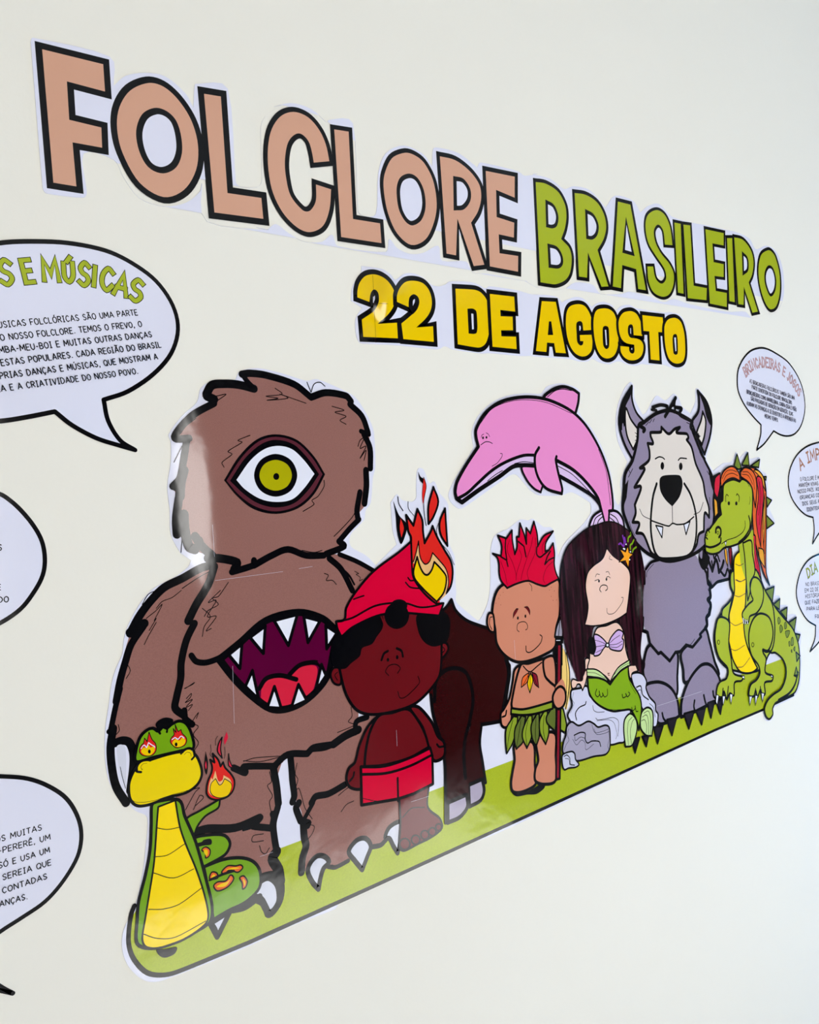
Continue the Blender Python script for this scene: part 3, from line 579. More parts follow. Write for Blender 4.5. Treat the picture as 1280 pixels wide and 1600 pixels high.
FL('claw',5.49,'4856,11394 4965,11477 5085,11463 5148,11359 5088,11259 5010,11142! 4920,11275','')
FL('claw',5.28,'5352,11395 5425,11485 5581,11498 5580,11365 5507,11163! 5453,11262 5411,11357','')
L('ink',0.83,'4274,12220 4307,12230 4332,12147 4362,12007 4437,11871')
L('ink',0.84,'4368,11835 4452,11791 4423,11724 4351,11670')
L('ink',0.88,'4800,11841 4876,11897 4973,11908')
L('ink',0.88,'4783,12021 4868,12056 4942,12075')
L('ink',0.82,'4311,12492 4279,12388 4305,12324 4277,12257')
L('ink',0.87,'4632,11322 4664,11292')
sub('torso')
F('brown','3574,14665 3809,14621 3943,14627 4151,14647 4418,14704 4655,14618 4957,14566 5098,14397 5211,14184 5198,13518 5101,12672 4945,12609 4750,12585 4521,12604 4445,12559 4217,12601 4128,12535 3911,12570 3710,12582 3253,12711 3188,12901 3147,13236 3056,13332 3127,13584 3172,13863 3288,14037 3258,14157 3425,14407')
L('ink',8.26,'3571,14626 3492,14457 3351,14280 3256,14134')
L('ink',7.27,'3315,14100 3220,13951 3152,13752 3133,13602 3073,13423 3056,13332 3138,13247')
L('ink',6.31,'3142,13294 3145,13217 3210,13145')
L('ink',7.16,'4918,14570 5062,14434 5185,14187')
L('ink',2.49,'4979,14520 5149,14369 5218,14250')
L('ink',6.8,'3596,12629 3720,12547 3704,12611 4059,12526')
L('ink',7.23,'4036,12526 4208,12606 4445,12557')
L('ink',7.5,'4445,12561 4524,12601 4749,12578')
L('ink',9.1,'4775,12578 4937,12631 5113,12656')
L('ink',0.87,'3710,12670 3884,12616 4136,12603')
L('ink',0.86,'3709,12664 3843,12666 4207,12595')
L('ink',7.03,'4508,12594 4687,12570 4877,12611 5071,12645')
L('ink',6.52,'5070,12635 5094,12749 5243,12766')
L('ink',0.89,'5039,12920 5041,12820 4988,12773 5055,12718 4838,12689')
L('ink',0.83,'3706,14452 3587,14327 3522,14316 3579,14249 3469,14205 3423,14153')
L('ink',0.81,'3613,14383 3476,14282 3562,14291 3454,14148 3548,14135 3431,14014 3485,14026')
L('ink',0.81,'3409,14233 3485,14144 3414,14056 3385,13963')
L('ink',0.96,'4838,14415 4887,14388 4856,14337 4933,14328 4981,14278')
L('ink',0.8,'3170,13499 3265,13538 3243,13523 3160,13501')
L('ink',0.79,'3172,13403 3226,13440 3212,13404 3159,13367 3231,13381 3165,13328')
L('ink',0.79,'3144,13313 3227,13334 3182,13286')
L('ink',0.8,'3255,13193 3280,13245 3212,13164 3268,13113 3212,13049 3255,12961 3208,12896')
L('ink',5.89,'3257,13800 3303,13734 3404,13706 3532,13723 3599,13751')
sub('mouth','purple fanged mouth across the belly')
F('purple','3542,13711! 3782,13840 4092,14015 4476,14043 4766,13937 4931,13782! 4854,13533 4753,13292 4510,13126 4262,13073 4054,13118 3844,13304 3684,13496')
F('rose','3956,13251! 3985,13357 4107,13426 4295,13417 4396,13465 4495,13479 4641,13442 4629,13315 4510,13126 4262,13077 4055,13128')
L('ink',4.93,'3949,13344 4037,13429 4201,13429 4385,13352')
L('ink',5.13,'4306,13415 4422,13486 4546,13497 4669,13469 4757,13334')
F('purple','4658,13492! 4886,13593! 4782,13329!')
L('ink',7.74,'3542,13711! 3782,13840 4092,14015 4476,14043 4766,13937 4931,13782! 4854,13533 4753,13292 4510,13126 4262,13073 4054,13118 3844,13304 3684,13496','c')
sub('tooth')
FL('white',3.41,'3645,13739! 3798,13821! 3754,13583!','')
sub('tooth')
FL('white',3.52,'3892,13872! 4075,13960! 4027,13687!','')
sub('tooth')
FL('white',3.68,'4180,14002! 4462,14024! 4324,13719!','')
sub('tooth')
FL('white',3.8,'4537,13992! 4733,13916! 4562,13711!','')
sub('tooth')
FL('white',3.9,'4801,13856! 4936,13755! 4789,13605!','')
sub('tooth')
FL('white',3.45,'3796,13394! 3888,13538! 3932,13235!','')
sub('tooth')
FL('white',3.55,'4021,13135! 4121,13330! 4180,13091!','')
sub('tooth')
FL('white',3.67,'4298,13076! 4404,13295! 4489,13109!','')
sub('tooth')
FL('white',3.8,'4603,13182! 4705,13451! 4751,13324!','')
sub('head')
F('brown','3848,14616 3575,14724 3333,14826 3305,14964 3223,14961 3197,15126 3268,15237 3214,15433! 3349,15699 3426,15883 3254,15894! 3381,16069 3710,16230 3589,16307! 3707,16430 3993,16439 4172,16404! 4049,16554! 4325,16544 4606,16470 4853,16315! 5106,16387 5316,16347 5375,16259 5511,16102 5593,15942 5567,15691 5564,15520 5483,15421 5453,15128 5346,15022 5338,14943 5076,14753 5109,14683 4878,14606 4627,14631 4414,14715 4147,14647 4003,14580')
L('ink',8.78,'3638,16328 3706,16420 3838,16438 3993,16435 4171,16399')
L('ink',7.72,'4048,16543 4140,16557 4325,16544 4654,16461 4854,16326')
L('ink',5.75,'4058,16534 4108,16463 4172,16404')
L('ink',7.89,'4854,16326 5053,16381 5316,16352 5379,16292')
L('ink',7.53,'5361,16258 5513,16125 5579,15942')
L('ink',5.76,'5482,15954 5590,15919')
L('ink',7.59,'5520,15920 5588,15760 5570,15532')
L('ink',8.03,'5506,15511 5493,15330 5446,15139')
L('ink',7.38,'5398,15266 5336,15067 5340,14966')
L('ink',6.53,'5354,14965 5222,14874 5061,14743')
L('ink',7.2,'5061,14743 5122,14682 4879,14622')
L('ink',7.1,'4852,14609 4627,14631 4414,14715 4219,14671 4003,14590')
L('ink',6.75,'4008,14641 3992,14591 3754,14550')
L('ink',8.55,'3778,14574 3817,14640 3637,14698 3510,14711')
L('ink',8.77,'3555,14736 3458,14834 3395,14937')
L('ink',9.59,'3384,14811 3325,14846 3298,15003 3301,15158')
L('ink',8.51,'3214,14971 3221,15125 3264,15315')
L('ink',7.23,'3214,15433 3291,15507 3349,15699 3396,15893')
L('ink',9.59,'3276,15334 3298,15468 3338,15583')
L('ink',7.22,'3417,15893 3274,15894 3333,15991 3489,16128 3711,16240')
L('ink',9.07,'3642,16308 3715,16280')
L('ink',9.57,'3244,15432 3278,15469')
L('ink',0.9,'4419,16411 4497,16350 4304,16324 4445,16306 4312,16282 4566,16309 4473,16349 4785,16259')
L('ink',1.01,'5117,16232 5273,16190 5150,16166 5293,16123 5208,16078 5284,16033')
L('ink',0.85,'4081,15918 3941,15868 3984,15847 3820,15758 3861,15727 3745,15649 3762,15599')
L('ink',0.95,'4932,15421 4926,15355 4838,15251 4758,15212 4779,15167 4635,15101')
L('ink',1.04,'5423,15785 5458,15852 5516,15874 5449,15762 5534,15783 5437,15649 5530,15738 5490,15625')
L('ink',0.98,'4860,16380 4907,16469 4986,16493 5047,16451')
L('ink',0.96,'4860,16380 4819,16488')
L('ink',0.85,'3739,16311 3850,16333 3757,16271')
L('ink',0.81,'3507,16089 3396,16010 3328,15932')
L('ink',0.8,'3345,15660 3366,15543 3303,15410 3332,15505')
L('ink',1.01,'5001,14803 5115,14882 5291,15025 5332,15157')
L('ink',0.81,'3386,14957 3465,14912 3477,14812 3538,14787')
L('ink',0.95,'4582,14689 4729,14653 4832,14665')
L('ink',0.8,'3244,15663 3291,15739 3338,15816')
L('ink',0.79,'3239,14796 3261,14929 3244,14969')
sub('eye','single large almond eye with an olive iris')
F('ink','3750,15469! 3937,15705 4157,15876 4385,15926 4634,15865 4830,15685 4952,15485! 4790,15275 4576,15137 4306,15095 4056,15159 3878,15302')
F('maroon','3776,15464! 3963,15690 4171,15851 4382,15899 4619,15840 4803,15671 4918,15487! 4766,15293 4564,15163 4309,15122 4081,15184 3905,15310')
F('ink','3815,15462! 4002,15683 4199,15824 4379,15868 4592,15814 4763,15648 4875,15488! 4719,15322 4533,15193 4313,15162 4108,15217 3947,15329')
F('white','3886,15467! 4057,15657 4229,15771 4397,15804 4563,15766 4700,15645 4816,15495! 4671,15345 4512,15236 4318,15220 4135,15263 3973,15368')
F('ink','4600,15488 4508,15330 4319,15274 4146,15348 4088,15506 4176,15660 4361,15721 4538,15651')
F('iris','4534,15490 4466,15377 4324,15337 4195,15390 4150,15504 4216,15615 4355,15658 4488,15607')
F('ink','4381,15483 4368,15458 4342,15449 4318,15460 4310,15486 4323,15510 4349,15520 4373,15509')
part('green_snake','green snake with flaming eyes, large yellow snout and ridged yellow belly')
sub('tail')
FL('snake',2.13,'3065,12273 3210,12316 3337,12347 3427,12370! 3399,12290 3266,12252 3178,12182 3134,12100! 3092,12132','')
sub('coil')
FL('snake',3.05,'3128,12073 3290,12061 3443,12007 3492,11910 3427,11823 3203,11780! 3135,11927','')
F('ink','3133,12024 3204,12020 3226,12033 3297,12020 3299,11967 3221,11980 3151,11989')
FL('orange',1.27,'3198,11945 3240,11961 3282,11918 3269,11865 3231,11858 3231,11906','')
F('yellow','3217,11933 3254,11927 3254,11885 3237,11875')
sub('coil')
FL('snake',3.21,'3203,11780! 3412,11783 3602,11736 3727,11655 3787,11534 3764,11382 3605,11299 3409,11282 3256,11255! 3236,11451 3221,11630','')
FL('orange',1.56,'3381,11672 3448,11708 3532,11680 3585,11672 3604,11636 3547,11612 3465,11663 3410,11643','')
F('yellow','3424,11677 3509,11672 3582,11643 3529,11651')
FL('orange',1.5,'3254,11648 3279,11703 3329,11680 3335,11629','')
F('yellow','3271,11655 3298,11677 3316,11646')
FL('orange',1.53,'3288,11568 3332,11592 3415,11573 3471,11612 3499,11563 3430,11509 3324,11507','')
F('yellow','3317,11548 3361,11562 3435,11560 3469,11580 3410,11525')
FL('orange',1.57,'3563,11551 3607,11556 3641,11494 3619,11443 3585,11435 3584,11494','')
F('yellow','3594,11531 3619,11498 3609,11456')
L('ink',2.59,'3253,11638 3400,11646 3506,11639')
sub('body')
FL('snake',3.06,'2753,12497 2793,12522 3013,12478 3058,12313 3145,12039 3214,11671 3255,11387 3218,11246 3071,11207 2930,11186 2736,11197 2590,11246 2513,11330 2535,11522 2561,11676 2646,11903 2704,12104 2734,12317','')
FL('crocyel',1.83,'2813,12470! 2980,12484! 3002,12236 3045,12052 3123,11798 3183,11547 3210,11345 3188,11258 3071,11207 2910,11184 2699,11202 2591,11258 2567,11346 2614,11529 2663,11713 2725,11950 2762,12160 2784,12302','')
L('ink',0.79,'2782,12284 2884,12238 3010,12223')
L('ink',0.79,'2732,12031 2864,12006 3035,12055')
L('ink',0.8,'2720,11887 2903,11778 3103,11795')
L('ink',0.81,'2646,11578 2784,11531 2939,11521 3166,11592')
L('ink',0.81,'2579,11378 2706,11288 2875,11235 3179,11271')
F('ink','2688,11188 2772,11164 2877,11141 2853,11089 2765,11087 2711,11127')
sub('head')
F('ink','2852,13222 2889,13260 2958,13268 3023,13235 2999,13183 2928,13153 2889,13152')
FL('snake',2.95,'2643,12934 2656,13050 2703,13149 2768,13194 2826,13197 2871,13161 2921,13187 2959,13169 3010,13195 3080,13208 3147,13169 3189,13073 3202,12926 3086,12926 2794,12933','')
L('ink',2.13,'2826,13204 2862,13177 2888,13134')
L('ink',1.97,'2990,13186 2963,13163 2954,13133')
FL('flame',0.77,'2681,13026 2701,13067 2726,13084 2739,13127! 2760,13090! 2785,13172! 2808,13097 2837,13052 2839,12996 2805,12958 2748,12958 2699,12984','')
L('paper',0.86,'2699,13040 2729,13065 2750,13036! 2773,13077! 2803,13047 2826,13027 2819,13006')
F('yellow','2696,13013 2723,13043 2750,13027! 2768,13055 2787,13027! 2821,13028 2822,12991 2782,12959 2731,12972')
F('ink','2786,12991 2781,12979 2772,12976 2763,12984 2760,12998 2765,13010 2775,13013 2784,13005')
FL('flame',0.8,'2979,13037 2994,13071 3021,13093 3018,13151! 3042,13107! 3039,13184! 3062,13112! 3093,13124! 3100,13089 3136,13038 3137,12999 3109,12968 3039,12964 2998,12999','')
L('paper',0.9,'2998,13052 3028,13063 3056,13042 3088,13063 3116,13038')
F('yellow','2998,13023 3032,13048 3065,13026 3096,13047! 3126,13021 3116,12985 3069,12966 3016,12985')
F('ink','3046,12994 3041,12982 3031,12979 3022,12987 3019,13001 3024,13013 3034,13016 3043,13009')
sub('snout','large yellow snout')
FL('snout',2.7,'2597,12827 2648,12887 2706,12909 2783,12917 2938,12925 3085,12915 3202,12868 3253,12759 3261,12651 3206,12569 3091,12525 2903,12530 2730,12514 2619,12537 2561,12617 2561,12745','')
L('ink',0.4,'2557,12628 2604,12576 2685,12550 2789,12539 2954,12544 3143,12544 3222,12579 3258,12633')
L('ink',2.07,'2681,12828 2645,12842 2633,12863')
L('ink',1.89,'2645,12851 2650,12900 2690,12931 2736,12927 2777,12909')
L('ink',2.05,'3074,12900 3106,12930 3167,12930 3204,12892 3202,12844 3174,12820')
L('ink',0.38,'2692,12843 2680,12869 2701,12896 2743,12895')
L('ink',0.41,'3103,12888 3134,12902 3167,12882 3169,12848')
F('snout','2660,12856 2663,12892 2698,12915 2754,12910 2771,12892 2787,12851')
F('snout','3092,12886 3120,12917 3165,12914 3191,12881 3185,12849 3158,12831')
L('ink',0.38,'2697,12847 2682,12869 2701,12896 2743,12895')
L('ink',0.41,'3102,12884 3134,12900 3167,12880 3170,12850')
sub('flame','small torch-like flame on the tail tip')
FL('flame',1.93,'3298,12506 3320,12577 3362,12644 3373,12699 3358,12771! 3402,12731! 3389,12822! 3440,12750 3460,12677! 3490,12713! 3506,12655 3559,12582 3592,12504 3573,12420 3513,12373 3416,12366 3335,12398 3298,12448','')
F('cream','3320,12461 3324,12528 3353,12597! 3367,12574! 3402,12653! 3418,12560 3437,12536 3470,12547 3484,12587! 3548,12526 3563,12452 3540,12439 3388,12403')
FL('yellow',0.75,'3332,12477 3348,12540 3376,12562 3398,12576! 3429,12507 3461,12510 3491,12551! 3551,12495 3557,12444 3514,12382 3428,12380 3358,12421','')
FL('rose',1.28,'3501,12956! 3476,12849 3483,12754! 3442,12828 3459,12902','')
F('rose','3553,12998! 3562,12937 3521,12873! 3518,12928')
F('ink','3320,12863! 3335,12748 3310,12638 3291,12720')
F('rose','3315,12772! 3317,12714 3307,12687! 3302,12727')
FL('rose',1.09,'3555,12780! 3560,12710 3590,12628! 3545,12665','')
L('ink',0.42,'3376,12913 3376,12854 3362,12819 3385,12784')
L('ink',0.42,'3455,12977 3432,12948 3427,12891')
L('ink',0.43,'3519,12858 3518,12790 3504,12744')
part('headless_horse','dark brown headless horse with flames rising from its neck')
F('horse','6473,13785! 6623,13900! 6666,13767 6836,13625 7068,13501 7257,13441 7466,13018 7543,12922 7466,12648 7305,12262 6796,12317 6273,12312 6154,12833 6154,13289 6293,13647')
L('ink',4.08,'6460,13781 6542,13824 6623,13895')
L('ink',4.23,'6623,13895 6678,13756 6835,13615 7069,13507 7284,13427')
L('ink',4.95,'6770,12323 7039,12288 7305,12262')
L('ink',7.46,'7466,13018 7499,12848 7438,12654 7332,12369')
sub('leg')
F('horse','6771,12333 6943,12294 6900,12085 6907,11864 6922,11562 6656,11556 6593,11944')
L('ink',4.36,'6942,12284 6890,12067 6911,11843 6935,11578')
sub('hoof')
FL('hoof',4.92,'6650,11626! 6881,11636! 6897,11489 6826,11390 6634,11366!','')
sub('leg')
F('horse','6179,12828 6273,13000 6461,13090 6715,13024 6837,12793 6831,12577 6751,12396 6662,12201 6619,11937 6651,11635 6626,11408! 6236,11291! 6293,11924 6266,12256 6183,12523')
L('ink',5.33,'6224,12743 6268,12963 6406,13061 6588,13067 6751,12987 6826,12815 6835,12615 6766,12413 6662,12201 6613,11998 6608,11725')
L('ink',4.55,'6178,12819 6189,12579 6268,12275 6303,12017 6289,11772 6241,11289')
sub('hoof')
FL('hoof',5.29,'6298,11511! 6604,11522! 6603,11375 6467,11289 6273,11280!','')
sub('fire','red, cream and yellow flames')
FL('flame',3.23,'6054,14399 6050,14551 6074,14699 6041,14777 6030,14967! 6125,14837! 6207,15027! 6266,14893 6264,14760 6273,14616! 6388,14750 6420,14809! 6470,14685 6578,14501 6666,14355 6675,14198 6604,14030 6371,13895! 6211,14040 6082,14208','')
F('cream','6073,14397 6126,14506 6183,14648! 6183,14462 6247,14370 6324,14391 6385,14490! 6476,14394 6578,14267 6600,14109 6531,13961 6372,13905! 6106,14205')
L('ink',1.73,'6080,14416 6126,14506 6183,14648! 6187,14462 6247,14370 6324,14391 6385,14490! 6476,14394 6578,14267 6600,14109 6546,13979')
FL('yellow',2.49,'6068,14304 6141,14466! 6170,14349 6222,14258 6282,14238 6351,14292 6398,14379! 6502,14275 6568,14171 6510,14003 6384,13903! 6213,14059 6082,14208','')
F('ink','5858,15142! 5923,14974 6030,14854 5978,14707 5911,14638 5875,14791 5876,14977')
F('flame','5943,14935! 5978,14820 5931,14711! 5919,14824')
FL('flame',3.0,'6484,15275! 6541,15097 6445,14919 6360,14839! 6384,15058','')
FL('flame',3.07,'6642,15007! 6634,14769 6630,14551! 6536,14699 6540,14854','')
F('ink','6267,15470! 6297,15408 6344,15377 6325,15321! 6281,15370')
F('flame','6346,15397! 6372,15290 6332,15157 6299,15082! 6299,15197')
L('ink',0.98,'6346,15397 6372,15290 6316,15120 6309,14948 6321,14822')
L('ink',1.17,'5929,15188 5937,15104 5988,15022')
L('ink',0.71,'6075,15124 6074,15039 6149,14949')
L('ink',0.76,'6542,14874 6476,14743 6525,14603 6640,14475 6714,14311')
part('boy_in_red_cap','cartoon boy with dark skin, red cap and red shorts, standing on one leg')
sub('leg')
FL('skindark',2.77,'5589,11815! 6028,11777! 5989,11545 6151,11370 6174,11245 6006,11191 5813,11178 5598,11164 5532,11226 5575,11490','')
F('ink','5696,11209 5666,11168 5604,11166 5547,11206 5528,11263 5557,11304 5619,11306 5676,11267')
F('skindark','5673,11217 5651,11186 5606,11184 5564,11213 5551,11255 5572,11286 5617,11288 5659,11259')
F('ink','5844,11210 5818,11174 5764,11173 5715,11207 5698,11256 5724,11292 5777,11294 5827,11260')
F('skindark','5820,11218 5802,11193 5766,11191 5733,11215 5721,11249 5739,11274 5775,11276 5809,11252')
F('ink','5982,11224 5956,11189 5904,11187 5855,11220 5839,11268 5864,11303 5917,11305 5965,11272')
F('skindark','5958,11231 5941,11207 5906,11206 5874,11228 5863,11261 5880,11285 5915,11287 5947,11264')
F('ink','6094,11227 6070,11194 6020,11193 5975,11224 5959,11269 5983,11302 6032,11304 6078,11273')
F('skindark','6069,11235 6054,11213 6022,11211 5993,11232 5983,11261 5999,11284 6030,11285 6059,11265')
F('ink','6184,11253 6163,11225 6121,11223 6083,11249 6070,11288 6090,11316 6132,11318 6171,11292')
F('skindark','6159,11261 6147,11243 6123,11242 6101,11257 6094,11281 6106,11298 6130,11299 6152,11284')
L('ink',1.33,'5612,11541 5751,11603 5936,11560')
sub('arm')
FL('skindark',3.32,'5377,12736 5232,12658 5104,12488 5026,12319 4938,12272 4898,12165 4941,12065 5080,12013 5138,12101 5168,12273 5258,12551','')
L('ink',2.4,'4936,12135 4987,12171 5004,12216')
sub('arm')
FL('skindark',3.97,'5846,12737 5979,12719 6150,12512 6228,12323 6317,12226 6300,12069 6155,12045 6096,12141 6067,12255 6008,12480','')
L('ink',2.81,'6204,12232 6242,12191 6312,12184')
sub('torso')
FL('skindark',3.58,'5404,12750 5582,12742 5818,12732 5961,12554 6040,12388 6078,12231! 5786,12177 5422,12187 5147,12238! 5182,12409 5264,12610','')
sub('shorts','red shorts')
FL('red',3.61,'5099,12250! 5421,12177 5786,12177 6098,12215! 6121,12114! 6094,11791! 5795,11758! 5570,11763! 5069,11837!','')
L('ink',3.19,'5100,12166 5437,12092 5776,12085 6108,12127')
L('ink',2.86,'5587,11996! 5568,11739!')
L('ink',0.75,'5093,11904 5282,11820 5532,11769')
sub('ear')
FL('skindark',2.66,'4931,13362 4850,13386 4806,13316 4844,13222 4926,13203','')
L('ink',1.03,'4897,13334 4859,13306 4888,13248')
sub('ear')
FL('skindark',3.31,'6380,13403 6481,13387 6503,13305 6412,13228 6363,13252','')
L('ink',1.26,'6402,13371 6447,13315 6392,13276')
sub('head')
FL('skindark',3.51,'4927,13363 4917,13644 5258,13838 5602,13916 6068,13851 6399,13689 6399,13342 6341,13045 6213,12916 5953,12781 5664,12749 5326,12778 5116,12868 4986,13071','')
L('ink',2.93,'5498,13358 5539,13423 5599,13444')
L('ink',3.03,'5727,13452 5793,13411 5807,13345')
F('ink','5606,13342 5599,13328 5586,13324 5574,13332 5570,13349 5577,13363 5590,13367 5603,13358')
F('ink','5742,13348 5735,13332 5721,13327 5708,13337 5705,13354 5712,13370 5726,13374 5738,13365')
L('ink',1.15,'5581,13166 5541,13223 5604,13278 5696,13273 5754,13220 5709,13169')
L('ink',1.17,'6004,13078 6018,13002 5896,12923 5783,12876 5714,12886 5691,12961')
sub('hair')
F('ink','4904,13716 5213,13827 5550,13859 5554,13722 5458,13628 5384,13558 5249,13536 5208,13454 5083,13396 4993,13351 4852,13403 4837,13571')
F('ink','6074,13793 6460,13777 6565,13684 6556,13530 6497,13413 6364,13377 6240,13392 6125,13474 6061,13607')
F('ink','5949,13802 5883,13698 5750,13671 5629,13736 5589,13854 5652,13956 5783,13985 5907,13921')
L('skindark',1.81,'5539,13861! 5583,13736!')
sub('cap','red pointed cap')
FL('red',2.99,'6069,14653! 5878,14548 5490,14367 5214,14157 5080,14006 5047,13887 4934,13878! 4943,13797 4986,13703! 5144,13784 5482,13860 5781,13857 5968,13823 6403,13731! 6490,13869! 6370,13886 6187,14043 6060,14229 6054,14399','')
F('ink','5935,13916 5893,13869 5805,13860 5722,13893 5693,13949 5733,13996 5821,14006 5904,13973')
F('ink','5944,13803 5880,13706 5751,13682 5633,13743 5593,13853 5654,13948 5782,13974 5903,13914')
L('ink',2.35,'4961,13874 5154,13889 5449,13973 5678,13979 5909,13948 6119,13872 6316,13858 6483,13871')
L('ink',1.9,'5935,14187 6000,14123 6142,14091')
L('ink',1.9,'5976,14239 6008,14201 6056,14196')
L('ink',1.73,'5186,14089 5263,14102 5330,14110')
sub('cap_flame')
F('flame','6066,14398 6082,14208! 6211,14040 6371,13895! 6434,13896 6334,14025 6164,14293')
FL('yellow',2.49,'6068,14304 6141,14466! 6170,14349 6222,14258 6282,14238 6351,14292 6398,14379! 6502,14275 6568,14171 6510,14003 6384,13903! 6213,14059 6082,14208','')
part('boy_with_spear','cartoon boy with red flame-like hair and a leaf skirt, holding a spear')
sub('cloth_strip')
F('gold','8537,13026! 8642,12810! 8659,12411! 8534,12140! 8438,12237!')
L('ink',1.96,'8620,12902 8653,12632 8604,12378 8510,12156')
L('ink',0.98,'8593,12950 8598,12642 8545,12302')
sub('ground_shadow')
F('ink','7359,11371 7613,11270 7954,11302 7976,11232 7816,11192 7638,11232 7434,11268')
F('ink','8358,13034! 8559,13022! 8524,12744! 8370,12815! 8337,12864!')
sub('leg')
FL('skin',4.12,'7500,11940 7465,11723 7414,11592 7370,11460 7385,11344 7526,11294 7737,11298 7819,11339 7825,11568 7821,11863','')
sub('leg')
FL('skin',4.33,'7903,11907 7898,11613 7824,11505 7812,11362 7981,11273 8204,11273 8237,11591 8254,11888','')
sub('arm')
FL('skin',3.67,'7719,12901 7600,12860 7548,12715 7466,12525 7351,12405 7288,12358 7285,12216 7366,12167 7462,12238 7528,12471 7713,12849','')
L('ink',2.56,'7311,12312 7369,12320 7391,12376')
sub('torso')
FL('skin',4.12,'7719,12901 7870,12894 8119,12903 8274,12875 8343,12603 8304,12287 7979,12270 7514,12360 7548,12590','')
sub('head')
FL('skin',4.18,'7313,13433 7286,13640 7362,13855 7490,13962 7759,13992 8566,13919 8593,13741 8546,13440 8451,13258 8406,13026 8188,12955 7873,12925 7636,12957 7431,13086 7320,13248','')
L('ink',1.04,'7740,13330 7706,13362 7725,13432 7800,13450 7874,13433 7906,13384 7893,13343 7862,13336')
F('skindark','7651,13521! 7669,13586 7723,13629 7757,13621 7725,13583!')
F('skindark','7874,13631! 7935,13628 7970,13575 7963,13518! 7923,13587')
L('ink',1.17,'7651,13521 7669,13586 7724,13631 7757,13624')
L('ink',1.2,'7874,13631 7935,13628 7970,13575 7964,13521')
F('ink','7754,13507 7747,13493 7735,13488 7724,13496 7721,13512 7728,13526 7740,13531 7751,13523')
F('ink','7896,13510 7890,13495 7877,13490 7866,13498 7864,13514 7870,13529 7883,13534 7894,13526')
L('ink',0.76,'8003,13932 8043,13884 8039,13826')
F('skindark','7477,13927 7475,13925 7471,13924 7467,13926 7466,13929 7468,13931 7472,13932 7476,13930')
F('skindark','7514,13871 7512,13869 7508,13868 7504,13870 7503,13873 7505,13875 7509,13876 7513,13874')
F('skindark','7427,13805 7425,13803 7421,13802 7417,13804 7416,13807 7418,13809 7422,13810 7426,13808')
F('skindark','7460,13842 7458,13839 7454,13839 7450,13840 7449,13843 7451,13846 7455,13847 7459,13845')
F('skindark','7370,13751 7368,13749 7364,13748 7360,13750 7359,13753 7361,13755 7365,13756 7369,13754')
F('skindark','7453,13720 7451,13717 7447,13716 7443,13718 7442,13721 7444,13724 7448,13724 7452,13723')
F('skindark','8431,13826 8428,13823 8424,13823 8419,13825 8418,13828 8420,13831 8425,13831 8429,13829')
F('skindark','8394,13793 8392,13790 8387,13789 8383,13791 8381,13794 8384,13797 8388,13798 8393,13796')
F('skindark','8489,13770 8486,13767 8482,13767 8477,13768 8476,13772 8478,13774 8483,13775 8487,13773')
F('skindark','8415,13703 8413,13700 8408,13700 8404,13702 8403,13705 8405,13708 8410,13708 8414,13706')
F('skindark','8449,13644 8446,13642 8442,13641 8437,13643 8436,13646 8438,13649 8443,13650 8447,13648')
F('skindark','8513,13641 8511,13639 8506,13638 8502,13640 8501,13643 8503,13646 8508,13646 8512,13645')
L('ink',1.52,'8127,13228 8164,13195 8130,13125 8013,13060 7902,13032 7843,13057 7843,13126')
sub('ear')
FL('skin',3.31,'7300,13618 7224,13639 7183,13534 7213,13428 7296,13405','')
L('ink',1.11,'7280,13590 7240,13586 7222,13508 7256,13431')
sub('hair','spiky red hair')
FL('red',2.87,'7587,13919! 7490,14024 7469,14129 7477,14241 7453,14326 7381,14384! 7527,14339! 7553,14471 7500,14605! 7648,14556! 7705,14603 7763,14651! 7755,14526 7778,14336! 7833,14425 7842,14561! 7887,14557! 7923,14733! 7987,14570 8012,14451! 8037,14661! 8105,14581! 8193,14735! 8235,14560 8226,14399! 8366,14528 8558,14577! 8395,14438 8365,14322! 8438,14326! 8538,14415! 8548,14272 8524,14132 8545,14009 8591,13922! 8415,13882 8300,13858 8147,13904 7984,13966 7770,13954','')
L('ink',2.31,'7635,14194! 7615,14279! 7519,14330!')
L('ink',2.3,'7632,14547! 7611,14435! 7622,14278!')
L('ink',2.4,'7984,14284! 7962,14423! 7864,14496!')
L('ink',2.48,'8206,14390 8195,14295 8253,14252 8336,14281 8420,14317')
L('ink',2.52,'8335,14146! 8395,14243! 8468,14312!')
L('ink',2.21,'8335,14146! 8422,14197! 8522,14219!')
L('ink',0.58,'7705,14541 7644,14400 7727,14226 7769,14075 7759,13992')
L('ink',0.59,'7867,14390 7901,14292 7786,14094 7759,13992')
L('ink',0.6,'8146,14535 8101,14422 7986,14241 7891,14082 7850,13992')
L('ink',0.61,'8191,14521 8168,14330 8056,14181 7981,14072 8000,13974')
L('ink',0.62,'8499,14167 8361,14095 8281,13963 8304,13896')
L('ink',0.57,'7512,14269 7567,14118 7592,13960')
L('ink',0.62,'8461,14520 8319,14402 8305,14295')
sub('necklace','feather necklace')
L('ink',1.8,'7761,12878 7829,12807 7893,12780 7999,12818 8114,12861')
FL('spear',1.53,'7910,12771! 8002,12711 8019,12544! 7943,12617','')
FL('orange',1.47,'7855,12775! 7811,12663 7693,12613! 7734,12730','')
FL('yellow',1.5,'7885,12771! 7918,12664 7844,12510! 7815,12642','')
L('ink',0.9,'7883,12755 7849,12519')
L('ink',0.89,'7863,12763 7732,12637')
L('ink',0.91,'7919,12748 7999,12563')
sub('skirt','green leaf skirt with a belt')
F('leafb','7497,12291! 8290,12225! 8478,12163! 8448,11930! 8068,11974! 7757,11962! 7466,12031!')
FL('leafa',2.57,'7511,12278! 7365,12157 7332,12001 7333,11842! 7457,11951 7553,12135 7581,12252!','')
